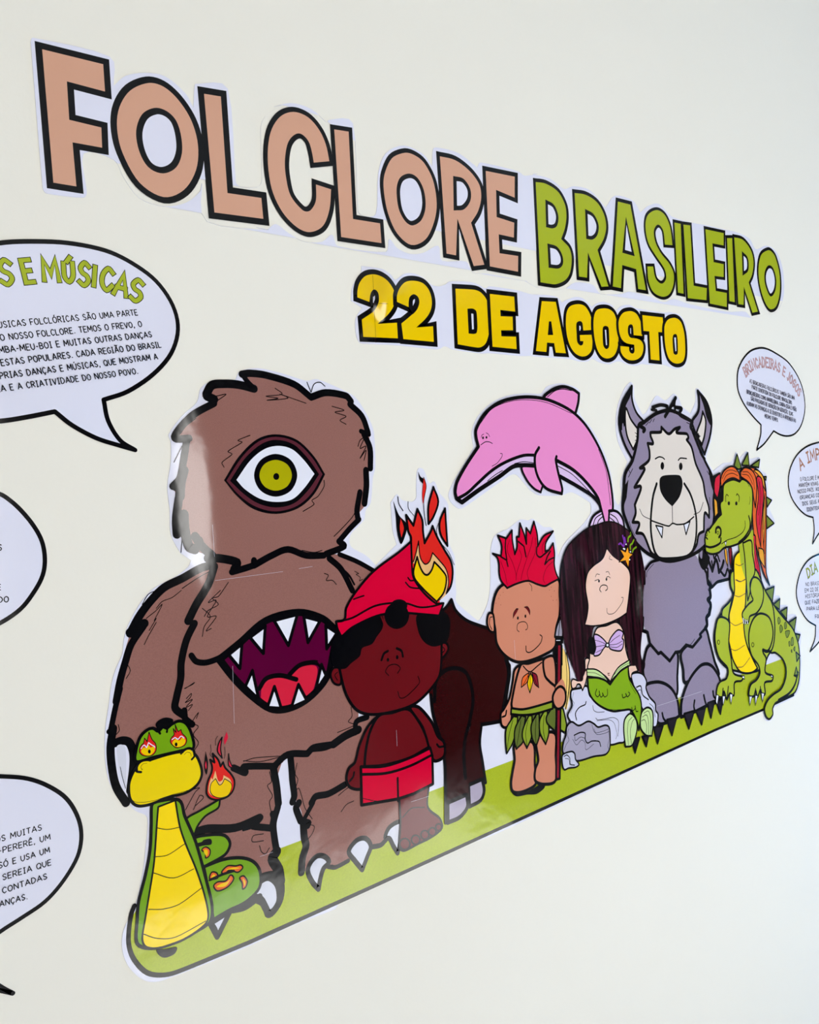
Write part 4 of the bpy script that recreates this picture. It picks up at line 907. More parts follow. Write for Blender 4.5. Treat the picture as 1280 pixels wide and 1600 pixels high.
FL('leafb',2.62,'7657,12256! 7521,12121 7488,11964 7510,11855! 7647,11926 7683,12105 7727,12220!','')
FL('leafa',2.68,'7789,12227! 7666,12088 7637,11970 7703,11819! 7799,11932 7834,12091 7848,12214!','')
FL('leafb',2.73,'7941,12215! 7819,12095 7814,11928 7875,11798! 7951,11917 7976,12123 7986,12205!','')
FL('leafa',2.79,'8082,12216! 7985,12121 7971,11954 8060,11784! 8139,11915 8145,12085 8145,12213!','')
FL('leafb',2.85,'8243,12235! 8119,12134 8124,12047 8266,11907! 8300,12050 8321,12218!','')
FL('leafa',2.91,'8416,12198! 8337,12085 8350,11931 8454,11842! 8499,11940 8472,12121 8448,12191!','')
L('ink',0.86,'7490,12231 7395,12048 7335,11858')
L('ink',0.88,'7635,12199 7567,12007 7513,11876')
L('ink',0.89,'7767,12169 7703,12017 7707,11849')
L('ink',0.91,'7921,12177 7881,11975 7878,11828')
L('ink',0.92,'8075,12164 8037,11981 8059,11827')
FL('leafa',3.15,'7480,12388! 7680,12330 7922,12314 8268,12312! 8250,12216! 7911,12222 7672,12257 7465,12315!','')
sub('spear','wooden spear with a stone tip')
FL('spear',3.52,'8451,13051! 8532,13037! 8277,11268! 8204,11277!','')
FL('steel',3.22,'8412,13155! 8460,13278 8568,13404! 8586,13237 8572,13125!','')
F('ink','8412,13151! 8582,13123! 8571,13037! 8420,13062!')
L('claw',0.96,'8438,13103! 8512,13091!')
L('ink',1.28,'8486,13143! 8536,13332!')
sub('arm')
FL('skin',3.81,'8147,12876 8247,12917 8357,12893 8378,12727 8349,12494! 8238,12581 8155,12682','')
sub('hand')
F('skin','8340,12474 8480,12577! 8523,12525 8533,12392')
FL('skin',3.89,'8277,12379 8358,12460 8451,12474 8525,12405 8526,12284 8456,12201 8350,12191 8279,12271','')
part('pink_dolphin','leaping pink dolphin with a lilac belly')
sub('tail_fluke')
FL('lilac',3.9,'9610,14785 9450,14731 9353,14630 9306,14527! 9695,14518! 9675,14759','')
FL('lilac',4.25,'9826,14771 9990,14750 10101,14642 10134,14483! 9750,14535 9780,14686','')
L('ink',1.65,'9621,14741 9477,14686 9394,14563')
L('ink',1.66,'9632,14697 9541,14649 9494,14555')
L('ink',1.74,'9827,14727 9959,14652 10030,14514')
L('ink',1.73,'9813,14673 9916,14600 9956,14497')
sub('dorsal_fin')
FL('pink',4.89,'8587,16383 8771,16511 8998,16566 9218,16535 9342,16478! 9308,16345 9222,16183! 8964,16296','')
L('ink',1.25,'8667,16416 8832,16503 8993,16532 9184,16517')
sub('flipper')
FL('pink',3.52,'8048,15474 8114,15302 8245,15175 8371,15119! 8426,15248 8311,15476','')
sub('belly')
F('lilac','6851,15092! 7206,15300 7490,15462 7777,15570 8097,15642 8391,15646 8311,15476! 7907,15488 7615,15370 7249,15213 6922,15051!')
F('lilac','8713,15547! 9074,15400 9347,15231 9601,14851! 9267,15127 8809,15315!')
L('ink',5.93,'6864,15101! 6923,15066! 7249,15213 7614,15361 7878,15479 8079,15493 8297,15480!')
L('ink',5.94,'8793,15316 9141,15165 9452,15011 9635,14849')
L('ink',1.13,'7911,15518 8085,15539 8286,15517')
L('ink',1.07,'7392,15311 7535,15383 7678,15436')
L('ink',1.26,'8765,15462 9065,15327 9455,15032')
sub('body')
F('pink','7285,15755! 7258,15869 7272,15984 7439,16176 7698,16315 8015,16391 8365,16409 8724,16375 9145,16214 9449,16024 9709,15675 9871,15319 9900,15009 9871,14790 9796,14751 9761,14622! 9692,14627! 9632,14827 9553,15005 9344,15209 9073,15390 8744,15546 8389,15626 8095,15622 7774,15551 7488,15443 7204,15281 7011,15168 6843,15130! 6826,15205 6878,15333 7052,15532')
L('ink',5.54,'9623,14806 9567,14983 9344,15209 9074,15400 8759,15535')
L('ink',4.25,'8329,15621 8095,15622 7774,15551 7488,15443 7204,15281 7025,15176 6841,15111')
L('ink',4.79,'9799,14773 9889,14789 9903,15031 9856,15342 9709,15675 9448,16013 9147,16225 8722,16365 8365,16405 8014,16385 7698,16311 7438,16166 7270,15974 7258,15869 7285,15755! 7052,15532 6878,15333 6826,15205 6841,15111')
L('ink',4.05,'9630,14806! 9675,14628!')
L('ink',4.09,'9805,14773! 9771,14621!')
L('ink',0.87,'7344,16041 7580,16236 7924,16339 8272,16366 8657,16333 9143,16193')
L('ink',1.03,'9675,15675 9807,15365 9836,15056 9845,14858')
F('ink','7392,15862 7386,15850 7374,15845 7364,15850 7360,15863 7366,15875 7378,15880 7389,15875')
F('ink','7454,15868 7448,15855 7436,15851 7425,15856 7422,15868 7428,15880 7440,15885 7451,15880')
L('ink',1.06,'7326,15773 7410,15810 7477,15810 7534,15790')
L('ink',0.78,'7345,15869 7359,15897 7395,15910')
L('ink',0.79,'7437,15926 7475,15910 7495,15877')
L('ink',0.81,'7663,15657 7697,15651 7685,15612 7594,15536 7494,15497')
sub('flipper')
F('pink','8401,15728 8313,15618 8306,15436 8375,15271 8511,15153 8779,15077! 8819,15148 8739,15380 8734,15588 8639,15693')
L('ink',4.61,'8409,15721 8319,15618 8306,15436 8375,15271 8511,15153 8795,15077! 8813,15149 8755,15380 8729,15546 8750,15592')
part('grey_wolf','upright grey wolf-like beast with a pale face and dark claws')
sub('leg')
FL('wolf',5.56,'10488,12689 10356,12532 10291,12305 10387,12088 10661,11873 11072,11808 11150,12103 11207,12444 11034,12536 10773,12662','')
sub('leg')
FL('wolf',6.22,'11309,12448 11324,12174 11347,11961 11689,12000 12295,11885 12217,12161 12127,12480 12025,12713 11701,12593','')
sub('foot')
FL('wolf',5.25,'10306,12104 10560,12124 10791,12059 10983,11929 11098,11741 11115,11490! 10951,11465 10672,11466 10542,11516 10317,11824','')
sub('foot')
FL('wolf',5.77,'11158,11460! 11220,11716 11461,11981 11786,12142 12016,12136 12196,12024 12340,11789 12275,11496 11997,11490 11533,11461','')
sub('claw')
FL('dkclaw',3.17,'9887,11411! 10077,11395! 9938,11204!','')
sub('claw')
FL('dkclaw',3.24,'10142,11390! 10306,11390! 10218,11229!','')
sub('claw')
FL('dkclaw',3.36,'10441,11469! 10675,11435! 10499,11205!','')
sub('claw')
FL('dkclaw',3.47,'10781,11503! 11042,11481! 10883,11239!','')
sub('claw')
FL('dkclaw',3.63,'11243,11493! 11528,11479! 11344,11235!','')
sub('claw')
FL('dkclaw',3.74,'11580,11472! 11844,11458! 11705,11220!','')
sub('claw')
FL('dkclaw',3.84,'11923,11516! 12127,11516! 11983,11267!','')
sub('claw')
FL('dkclaw',3.93,'12167,11519! 12402,11536! 12268,11267!','')
L('ink',4.03,'10678,11627 10700,11541 10776,11463')
L('ink',4.36,'11559,11635 11527,11547 11551,11457')
L('ink',4.49,'11829,11664 11852,11563 11879,11482')
L('ink',4.6,'12103,11673 12111,11595 12198,11513')
sub('arm')
F('wolf','12047,13896 12249,13942 12607,13930 12929,13877 13002,13667 12967,13446 12817,13418 12612,13431 12442,13374 12340,13364! 12298,13479 12230,13552 12130,13672')
L('ink',5.28,'12044,13875 12044,13746 12090,13665! 12272,13831')
L('ink',4.57,'12133,13953 12092,13805 12210,13685! 12311,13827 12278,13874')
L('ink',6.29,'12272,13831 12378,13612! 12504,13785 12554,13714 12572,13568! 12688,13656 12742,13739')
L('ink',5.48,'12246,13659 12220,13488! 12338,13354! 12488,13413 12611,13420 12859,13425! 12923,13563')
L('ink',3.93,'12445,13923 12468,13811 12557,13868 12621,13751')
L('ink',4.84,'12634,13573 12745,13493 12844,13594 12909,13475')
L('ink',5.73,'13012,13869 13002,13667 12947,13448')
L('ink',3.88,'12382,13776 12402,13642')
F('ink','12127,14040! 12288,13938 12210,13685 12054,13680 12028,13898')
F('wolf','12085,14022 12136,13974 12098,13848 12047,13896')
sub('torso')
F('wolf','10550,13863 10781,13940 11899,13932 12057,13701 12214,13576 12191,13426 12309,13346 12217,13205 12220,13096 12140,12955 12137,12804 12025,12713 11855,12610 11646,12475 11431,12532 11275,12464 11168,12472 10977,12382 10756,12543 10524,12713 10496,12868 10387,13044 10398,13242 10501,13628')
L('ink',5.34,'12038,13833 12197,13599! 12210,13424! 12309,13346')
L('ink',7.64,'12256,13331 12256,13200 12172,13168! 12244,13071 12183,12927! 12089,12876 12092,12767 12025,12713!')
L('ink',5.49,'12025,12713 11860,12642! 11893,12604! 11627,12478! 11450,12539! 11275,12464! 11150,12475! 10982,12370! 10773,12540! 10703,12532! 10515,12714! 10482,12890! 10356,12939! 10398,13122')
L('ink',4.54,'10532,13805 10508,13627')
L('ink',4.63,'10564,13841 10711,13927 10920,13946')
L('ink',1.15,'12197,13338 12243,13246 12175,13189')
L('ink',1.14,'12214,13053 12165,12995 12133,12913')
L('ink',1.09,'11701,12593 11618,12543 11539,12513')
L('ink',0.98,'10564,13721 10592,13798 10775,13900')
sub('ear')
FL('wolf',4.38,'10601,16625! 10346,16386 10225,16132 10227,15935 10315,15718 10464,15516! 10644,15732 10822,16025 10830,16081! 10652,16227 10574,16427','')
F('ink','10601,16625! 10346,16386 10225,16132 10230,15953 10341,16025 10393,16296 10534,16462')
F('wolf','10302,16061 10271,15935 10346,15736 10435,15626! 10346,15844')
FL('wolfface',3.85,'10406,16287 10502,16116 10702,15933! 10624,15805 10499,15661! 10378,15862 10360,16097','')
sub('ear')
FL('wolf',5.2,'12394,16601! 12636,16410 12733,16128 12642,15845 12434,15547! 12262,15828 12139,16066 12164,16115! 12362,16265 12410,16466','')
F('ink','12394,16601! 12603,16429 12733,16128 12688,16027 12581,16168 12521,16368')
FL('wolfface',4.55,'12486,16257! 12554,16107 12482,15867 12379,15708! 12253,15888 12410,16106','')
L('ink',1.19,'10579,15915 10664,15878')
L('ink',1.19,'10586,15860 10659,15841')
L('ink',1.19,'10563,15797 10639,15805')
L('ink',1.38,'12308,15897 12252,15878')
L('ink',1.38,'12354,15847 12266,15858')
sub('head')
FL('wolf',6.05,'10685,16025 10624,15805 10462,15498 10259,15305 10188,15039 10129,14774 10191,14591 10283,14404 10408,14231 10715,14038 11201,13896 11878,13943 12327,14118 12569,14519 12624,15120 12434,15427 12274,15670 12110,15987 12142,16085 11832,16201 11541,16265 11177,16214 10845,16081','')
L('ink',5.8,'11095,16307 11292,16347 11484,16331 11479,16293')
L('ink',4.38,'11058,16269 11184,16261 11145,16213')
L('ink',6.49,'11396,16168 11545,16294 11736,16471')
L('ink',4.59,'11545,16294 11669,16238 11700,16335')
L('ink',5.98,'11731,16316 11880,16299 11798,16201 12159,16086')
L('ink',6.67,'10845,16081 10715,16025 10830,15970 10794,15933')
L('ink',6.83,'12123,16076 12093,15987 12300,15848')
L('ink',6.29,'12315,15590 12359,15529 12422,15468')
F('ink','11686,16470! 11756,16490! 11700,16335! 11495,16293!')
F('ink','10220,15127! 10319,15213! 10239,14947! 10131,14792!')
F('ink','12509,15325 12633,15180 12633,15059 12548,15103')
L('ink',1.22,'11037,16119 10967,16062')
L('ink',1.24,'11102,16129 11064,16081')
L('ink',1.21,'10954,16081 10868,16025')
L('ink',1.36,'11984,16075 12084,16046')
L('ink',1.41,'12470,14826 12476,14626')
L('ink',1.15,'10249,14587 10293,14475 10366,14361')
L('ink',1.42,'12464,15267 12557,15163')
L('ink',1.16,'10324,15249 10445,15371')
L('ink',1.16,'10341,15374 10376,15301')
sub('face','pale cream wolf face with two lower fangs')
FL('wolfface',5.12,'10969,15858! 10977,15913 11248,15922 11274,15997! 11454,15892 11630,15968 11785,15997! 11672,15910 11957,15889 12000,15830 11943,15792! 12064,15673 12122,15475 12159,15376 12315,15113 12351,14873 12428,14669 12413,14500! 12289,14578 12220,14286! 12061,14240 11966,14072 11669,13925 11017,13952 10807,14029 10723,14092 10576,14362 10402,14403! 10495,14541 10335,14571! 10427,14701 10424,14828! 10615,15082 10451,15089! 10744,15352 10625,15375! 10871,15487 10905,15617 10876,15747! 11016,15745','')
L('ink',4.88,'11023,15119 10902,14929 10808,14639 10773,14383 10817,14102 10954,13958 11203,13905 11531,13900 11812,13969 11963,14170 12030,14458 12006,14695 11917,14915 11772,15087')
F('ink','11111,15181 11198,15234 11394,15242 11657,15226 11721,15156 11714,15041 11607,14882 11388,14742! 11210,14866 11103,15013')
L('ink',2.55,'10789,14566 10999,14504 11247,14443 11360,14478 11478,14450 11713,14452 11966,14541')
L('ink',1.59,'11388,14742! 11357,14484!')
L('ink',1.18,'10534,14757 10602,14653 10791,14579')
L('ink',1.37,'11972,14579 12152,14617 12273,14758')
FL('white',2.49,'10908,14479! 11092,14441! 11043,14277!','')
FL('white',2.67,'11661,14442! 11846,14475! 11703,14273!','')
F('ink','11259,15389 11239,15347 11202,15330 11171,15349 11163,15391 11183,15433 11219,15450 11251,15432')
F('ink','11765,15366 11744,15323 11705,15306 11672,15325 11664,15369 11685,15412 11723,15429 11756,15410')
L('ink',2.2,'11039,15505 11145,15533 11239,15519 11287,15492')
L('ink',2.3,'11658,15467 11724,15500 11898,15488')
part('mermaid','dark-haired mermaid with a green tail seated on grey rocks')
sub('rock','pale lilac-grey boulder')
FL('rocka',2.89,'8659,12384 8840,12375 8985,12373 9029,12229 9261,12045 9593,11905 9904,11852 9781,11626 9710,11432 9575,11437 9400,11452 9149,11526 8757,11727 8585,11965 8538,12067 8642,12176 8628,12298','')
FL('rocka',3.11,'9993,12301 10019,12353 10158,12344 10281,12289 10350,12175 10324,12079 10389,11936 10517,11808 10515,11706 10566,11629 10508,11475 10422,11480 10301,11651 10181,11821 10055,12104','')
L('ink',1.8,'8706,11964 8698,12059 8787,12119 8912,12132 8938,12167')
L('ink',0.83,'9074,12085 9086,12015 9165,11970 9312,11945')
L('ink',0.86,'9113,11900 9151,11865 9320,11841 9493,11823 9597,11765 9609,11693 9566,11536')
L('ink',0.65,'9129,11856 9403,11809 9505,11744 9537,11654 9548,11568 9517,11506')
L('ink',0.59,'8695,12351 8652,12254 8685,12194 8590,12082')
L('ink',2.09,'10095,12139 10200,12133 10229,11998 10359,11899')
L('ink',0.92,'10098,12081 10192,12077 10177,11965')
L('ink',0.95,'10375,11838 10462,11761 10490,11610')
sub('rock','darker grey front boulder')
FL('rockb',2.78,'8466,11808 8500,11918 8605,11960 8746,11876 8944,11891 9062,11831 9149,11764 9309,11754 9389,11702 9393,11563 9361,11406 9255,11350 9004,11386 8696,11404 8522,11467 8380,11594 8407,11731','')
L('ink',1.83,'8631,11770 8764,11778 8862,11742 8852,11664 8896,11600 8990,11605 9143,11561 9170,11487')
L('ink',0.8,'8639,11755 8651,11692 8756,11714 8854,11677')
L('ink',0.61,'8595,11726 8664,11630 8771,11670 8845,11613 8854,11517 9026,11556')
L('ink',0.63,'9019,11827 9067,11708 9234,11683 9387,11688')
L('ink',0.63,'9053,11765 9105,11672 9273,11646 9382,11648')
L('ink',0.59,'8535,11884 8496,11814 8516,11731 8450,11682 8402,11615')
L('ink',0.64,'9364,11680 9370,11555 9324,11456 9348,11395')
sub('rock','smallest pale pebble')
FL('rockc',2.4,'8373,11570 8545,11569 8610,11524 8619,11443 8680,11359 8606,11338 8469,11363 8371,11369 8347,11486','')
L('ink',1.37,'8393,11539 8452,11544 8505,11485 8505,11406 8590,11371')
L('ink',0.78,'8409,11509 8484,11477 8493,11396')
sub('hair','long dark hair')
F('hair','8596,13868 8666,14110 8815,14335 9112,14497 9333,14575 9508,14596 9687,14621 9864,14608 10039,14550 10211,14451 10380,14307 10475,14124 10519,13916 10519,13741 10443,13459 10404,13175 10345,12923 10302,12785 10267,12618 10296,12484 10353,12459 10329,12377 10250,12319 10058,12469 9995,12523 9931,12733 9872,12969 9760,13154 9256,13161 9176,13037 9123,12951 9099,12847 9216,12772 9096,12746 8984,12772 8979,12652 9012,12579 8934,12539 8905,12478 8814,12489 8765,12585 8686,12758 8611,12956 8575,13147 8554,13373 8557,13636')
L('ink',2.47,'9099,12928 9068,12852 9097,12752 9223,12744')
L('ink',2.08,'8565,13621 8573,13765 8607,13879 8666,14110 8815,14335 9112,14497 9333,14575 9508,14596 9687,14621 9864,14608 10039,14550 10211,14451 10380,14307')
sub('arm')
FL('skinpale',2.24,'8662,12489 8707,12527 8834,12483 8960,12579 8992,12748 9084,12732 9046,12604 8988,12480 8948,12407 8880,12333! 8846,12420 8787,12438 8742,12401 8672,12408','')
F('hair','8751,12791 8955,12782 8958,12647 9014,12596 8937,12563 8904,12469 8813,12480 8764,12576')
sub('arm')
FL('skinpale',2.49,'9949,12692 9956,12577 9979,12488 10105,12473 10162,12369! 10020,12360 9985,12275! 9950,12324 9938,12439 9911,12585','')
F('hair','9951,12706! 10320,12484 10262,12322 10137,12445 10013,12482')
sub('torso')
FL('skinpale',2.42,'9318,13142 9514,13140 9760,13152 9898,12997 9911,12755 9949,12607 9987,12544! 9715,12480 9516,12323! 9359,12464 9036,12605 9084,12732 9108,12836 9220,13048','')
L('skindark',1.07,'9457,12466 9500,12458! 9463,12458 9465,12437 9497,12431')
sub('bikini_top','lilac shell bikini top')
FL('shell',2.33,'9219,13042 9305,13042 9424,12961 9501,12879! 9407,12826 9311,12760 9204,12758 9186,12782 9240,12868','')
FL('shell',2.45,'9523,12876! 9600,12960 9767,13039 9885,12985 9852,12906 9881,12873 9857,12778 9794,12733 9684,12751 9557,12801','')
F('ink','9113,13038 9215,13008 9241,12881 9186,12782 9086,12826 9069,12937')
L('ink',0.84,'9233,12978 9376,12927 9479,12876')
L('ink',0.85,'9241,12881 9478,12869')
L('ink',0.85,'9231,12801 9407,12826 9487,12854')
L('ink',0.87,'9545,12879 9662,12922 9802,12956')
L('ink',0.88,'9553,12857 9719,12843 9846,12865')
L('ink',0.88,'9560,12828 9712,12795 9841,12823')
F('ink','9555,12854 9536,12829 9498,12825 9463,12842 9452,12871 9470,12895 9508,12900 9544,12883')
F('white','9527,12858 9518,12847 9501,12845 9485,12853 9480,12866 9488,12878 9506,12880 9522,12872')
sub('tail','green fish tail')
FL('mint',2.15,'9005,12611! 9200,12568 9359,12464 9473,12332! 9268,12433 9003,12511!','')
FL('mint',2.25,'9481,12316! 9571,12410 9719,12508 9983,12566! 9978,12481! 9802,12450 9589,12378','')
L('ink',0.62,'9010,12563 9193,12515 9394,12402')
L('ink',0.66,'9595,12419 9785,12495 9972,12525')
FL('tailgreen',3.24,'9011,12489! 9227,12445 9391,12375 9490,12298! 9611,12374 9756,12445 9939,12481! 9934,12327 10019,12183 10137,12017 10175,11865 10139,11687 10062,11505! 10047,11622 9983,11750 9903,11845 9724,11877 9505,11910 9278,12014 9103,12146 9016,12286','')
L('ink',1.47,'9186,12292 9146,12232 9193,12182 9240,12213 9234,12255 9255,12169 9310,12178 9304,12214 9339,12152 9407,12166 9417,12246')
L('ink',1.56,'9744,12104 9759,12052 9841,12063 9823,12102 9861,12045 9923,12074 9893,12109')
L('ink',1.59,'9941,11872 9957,11819 10019,11842 10023,11876 10036,11795 10081,11785')
L('ink',0.64,'9181,12089 9423,11956 9815,11871')
L('ink',0.68,'9921,12315 9972,12178 10070,12044')
sub('tail_fluke')
FL('mint',2.96,'9721,11346! 9710,11572 9750,11731 9884,11793 9990,11720 10034,11611 10006,11490 9880,11335','')
FL('mint',3.08,'10185,11763 10320,11791 10430,11710 10426,11537 10368,11354! 10229,11394 10116,11521 10123,11662','')
L('ink',0.9,'9791,11357 9794,11553 9835,11684 9934,11733')
L('ink',0.9,'9859,11354 9861,11537 9925,11664 9975,11695')
L('ink',0.95,'10216,11728 10336,11730 10375,11577 10336,11384')
L('ink',0.94,'10173,11680 10281,11685 10313,11562 10289,11395')
L('ink',0.94,'10143,11629 10225,11625 10260,11531 10233,11422')
sub('face')
FL('skinpale',2.28,'9670,14242! 9799,14118 9967,14017 10134,13885 10163,13753 10094,13504 10006,13253! 9812,13203 9495,13166 9216,13181 9042,13221! 9111,13346 9150,13489 9125,13696 9140,13816 9209,13945 9348,14025 9553,14101','')
F('ink','9451,13789 9443,13776 9429,13771 9416,13779 9412,13794 9420,13808 9434,13812 9447,13805')
F('ink','9622,13794 9615,13780 9600,13775 9587,13783 9583,13799 9591,13814 9606,13819 9619,13811')
L('ink',0.84,'9358,13859 9395,13896 9458,13882')
L('ink',0.86,'9603,13901 9659,13902 9686,13857')
L('ink',1.05,'9341,13807 9395,13814 9428,13817')
L('ink',1.08,'9604,13824 9650,13833 9691,13807')
L('ink',1.5,'9458,13634 9431,13672 9469,13716 9536,13724 9603,13699 9604,13657 9562,13639')
L('ink',0.87,'9913,13496 9953,13487 9934,13433 9832,13355 9712,13294 9600,13294 9556,13324 9557,13386')
L('ink',0.65,'9733,14125 9705,14085 9769,14062')
F('hair','9670,14242! 9799,14118 9924,14035 9916,14149 9738,14334')
L('ink',2.16,'9676,14367! 9662,14229!')
sub('hair_ornament','orange starfish with purple and green seaweed in the hair')
L('purple2',2.7,'9956,14273 10003,14283 10065,14234 10086,14304 10063,14391')
L('purple2',2.71,'10119,14287 10105,14359')
L('leaf',2.75,'10178,14296 10197,14351 10248,14376 10265,14418')
L('leaf',2.76,'10221,14177 10228,14234 10279,14258 10321,14305')
L('leaf',2.77,'10261,14130 10302,14170 10365,14193')
L('ink',1.15,'10250,14390 10279,14431 10245,14441')
FL('star',1.35,'10164,14225! 10179,14131! 10280,14092! 10186,14059! 10137,13906! 10082,14019! 9921,14014! 10049,14082! 9969,14201! 10099,14143!','')
F('white','10077,14198 10071,14190 10059,14188 10048,14192 10045,14201 10050,14208 10062,14210 10073,14206')
F('white','10142,14256 10137,14248 10125,14246 10114,14250 10110,14259 10116,14266 10128,14269 10139,14264')
F('white','10231,14136 10225,14128 10214,14126 10203,14130 10199,14139 10205,14147 10217,14149 10228,14144')
F('white','10197,14022 10191,14014 10179,14012 10168,14016 10165,14025 10171,14032 10182,14035 10193,14030')
F('white','10098,14188 10093,14181 10081,14179 10070,14183 10066,14191 10072,14199 10084,14201 10095,14197')
part('green_crocodile','upright green crocodile with red and orange hair, spiked back and yellow belly')
sub('hair','red, orange and amber hair strands')
FL('orange',3.59,'13506,15226! 13643,15289 13967,15274 14185,15177 14300,15052 14327,14842 14270,14412 14135,13732 14096,13392 14176,13159! 14010,13384 13906,13669 13779,14106 13801,14613 13847,14900 13717,15041','')
FL('amber',2.31,'13959,15228 14123,15214 14271,15087 14300,14843! 14140,15110','')
FL('amber',2.28,'14277,14810! 14229,14415 14096,13908 14085,13737! 14090,14080 14146,14420','')
FL('rose',2.92,'14038,15096 14201,15073 14232,14847 14174,14591 14038,14170 13978,13867! 13906,14181 13914,14436 14051,14770','')
FL('amber',2.6,'13904,13857! 14060,13791 14060,13482! 13906,13669','')
FL('rose',3.21,'13730,14110! 13822,14068 13811,13797 13879,13501 13914,13207! 13736,13432 13677,13776','')
L('ink',1.29,'13637,15247 13830,15240 13974,15116 13974,14911 13893,14608')
L('ink',1.28,'13597,15198 13817,15156 13903,14982 13887,14778')
L('ink',1.3,'14098,15060 14101,14767 13996,14430')
L('ink',1.3,'14126,15024 14135,14765 14002,14259')
L('ink',1.27,'13765,14022 13757,13769 13857,13368')
L('ink',1.31,'14252,14759 14179,14418 14121,14164')
FL('rose',2.33,'12632,14957 12680,15133 12857,15220! 12808,14998 12709,14800! 12634,14893','')
FL('amber',2.01,'12602,14814! 12680,14745 12680,14551! 12582,14493!','')
F('ink','12582,14879 12852,14996 12857,14735 12751,14530 12549,14464')
FL('rose',2.33,'12632,14957 12680,15133 12857,15220! 12808,14998 12709,14800! 12634,14893','')
FL('amber',2.01,'12602,14814! 12680,14745 12680,14551! 12582,14493!','')
F('ink','12522,15155! 12860,15240! 12694,15132! 12602,14911! 12558,15009!')
FL('amber',1.76,'12798,13959! 12852,13921 12852,13628! 12798,13764','')
FL('spear',1.77,'12932,13946! 13020,13922 12940,13602! 12920,13768','')
sub('spike')
FL('spike',2.79,'13316,15324! 13443,15529! 13547,15283! 13448,15261!','')
sub('spike')
FL('spike',2.85,'13570,15333! 13807,15547! 13816,15317!','')
sub('spike')
FL('spike',2.95,'13857,15308! 14190,15418! 14133,15274!','')
sub('spike')
FL('spike',3.03,'14317,14738! 14494,14668! 14321,14556!','')
sub('spike')
FL('spike',3.03,'14263,14412! 14512,14247! 14241,14172!','')
sub('spike')
FL('spike',2.99,'14291,15104! 14376,15101! 14348,15032!','')
sub('spike')
FL('spike',3.0,'14001,13089! 14330,13117! 14215,12837!','')
sub('spike')
FL('spike',3.05,'14243,12799! 14499,12878! 14449,12684!','')
sub('spike')
FL('spike',3.11,'14478,12645! 14734,12688! 14680,12475!','')
sub('spike')
FL('spike',3.19,'14721,12399! 15040,12458! 14927,12226!','')
sub('spike')
FL('spike',3.22,'14971,12165! 15130,12122! 14991,11957!','')
sub('spike')
FL('spike',3.21,'14915,11836! 15064,11739! 14921,11657!','')
sub('spike')
FL('spike',3.18,'14885,11557! 14912,11392! 14770,11419!','')
sub('tail')
FL('croc',3.92,'13993,13038 14145,12933 14319,12737 14564,12527 14879,12268 15031,11977 15040,11707 15001,11482 14930,11281 14756,11121 14392,11090 14043,11076 13921,11000 13911,10899 13784,10846 13679,10916 13652,11057 13789,11181 14001,11239 14285,11285 14469,11441 14511,11625 14407,11801 14187,11944 13993,12011','')
L('ink',4.81,'14918,11426 14779,11258 14544,11146 14151,11105')
L('ink',1.77,'14977,11451 14924,11247 14718,11111')
F('ink','14865,11543! 14959,11454! 14870,11364! 14753,11422!')
FL('spike',2.85,'14915,11836! 15064,11739! 14921,11657!','')
FL('spike',2.83,'14887,11565! 14922,11408! 14779,11426!','')
FL('spike',1.35,'14353,12523 14409,12550 14449,12474 14372,12433','')
FL('spike',1.37,'14578,12402 14636,12429 14657,12338 14581,12314','')
FL('spike',1.36,'14395,12360 14455,12404 14512,12325 14415,12270','')
FL('spike',1.38,'14590,12260 14750,12253 14700,12173 14625,12149','')
FL('spike',1.4,'14776,12090 14853,12113 14850,11989 14759,11986','')
FL('spike',1.38,'14680,12052 14718,12064 14717,11993 14686,11981','')
FL('spike',1.41,'14835,11903 14896,11937 14882,11859','')
FL('spike',1.39,'14741,11883 14774,11904 14772,11852','')
FL('spike',1.31,'14048,12860 14085,12880 14126,12712 14078,12735','')
FL('spike',1.32,'14164,12637 14207,12648 14193,12564','')
sub('body')
FL('croc',3.97,'12966,13545 13509,13502 13765,13474 14001,13089 14198,12840 14243,12591 14209,12285 14103,12061 13914,11939 13684,11760 13169,11772 12872,11860 12584,11962 12349,12164 12259,12434 12306,12648 12452,12834 12745,13002 12949,13138 12884,13309','')
sub('belly','yellow ridged belly')
FL('crocyel',3.72,'13077,13763 13311,13856 13483,13739 13415,13412 13360,13168 13311,12959 13228,12738 13192,12512 13233,12273 13368,12018 13525,11789! 13357,11753 13169,11769 12989,11822 12879,11908 12755,12093 12721,12261 12683,12445 12755,12676 12765,12837 12884,13016 12992,13214 13014,13458','')
L('maroon',1.21,'13050,13388 13197,13338 13375,13366')
L('maroon',1.2,'12964,13136 13127,13090 13336,13121')
L('maroon',1.19,'12775,12706 12930,12626 13197,12643')
L('maroon',1.18,'12667,12302 12865,12212 13167,12251')
L('maroon',1.21,'12882,11924 13065,11907 13303,12013')
F('croc','13257,14049! 13760,14192! 13704,13436! 13392,13304! 13257,13651!')
FL('croc',3.42,'13389,13988! 13665,14005 13677,13776 13706,13452 13518,13289 13491,13124 13389,12987! 13392,13304 13410,13719','')
L('maroon',1.21,'13101,13651 13220,13614 13349,13633')
L('maroon',1.21,'13076,13390 13208,13342 13369,13356')
sub('arm')
FL('croc',3.65,'13615,13356 13509,13200 13520,13065 13560,12975 13417,12928 13246,12851 13172,12779 13215,12657 13352,12620 13415,12711 13645,12737 13827,12838 13923,12979 13927,13149 13805,13317','')
sub('arm')
FL('croc',3.45,'12894,13080 12748,13018 12589,12959 12540,12869 12587,12750 12701,12717 12756,12838 12834,12990','')
L('ink',4.02,'12608,12795 12555,12739')
L('white',2.01,'12608,12795 12555,12739')
L('ink',4.06,'12664,12771 12655,12708')
L('white',2.03,'12664,12771 12655,12708')
L('ink',4.08,'12706,12748 12713,12699')
L('white',2.04,'12706,12748 12713,12699')
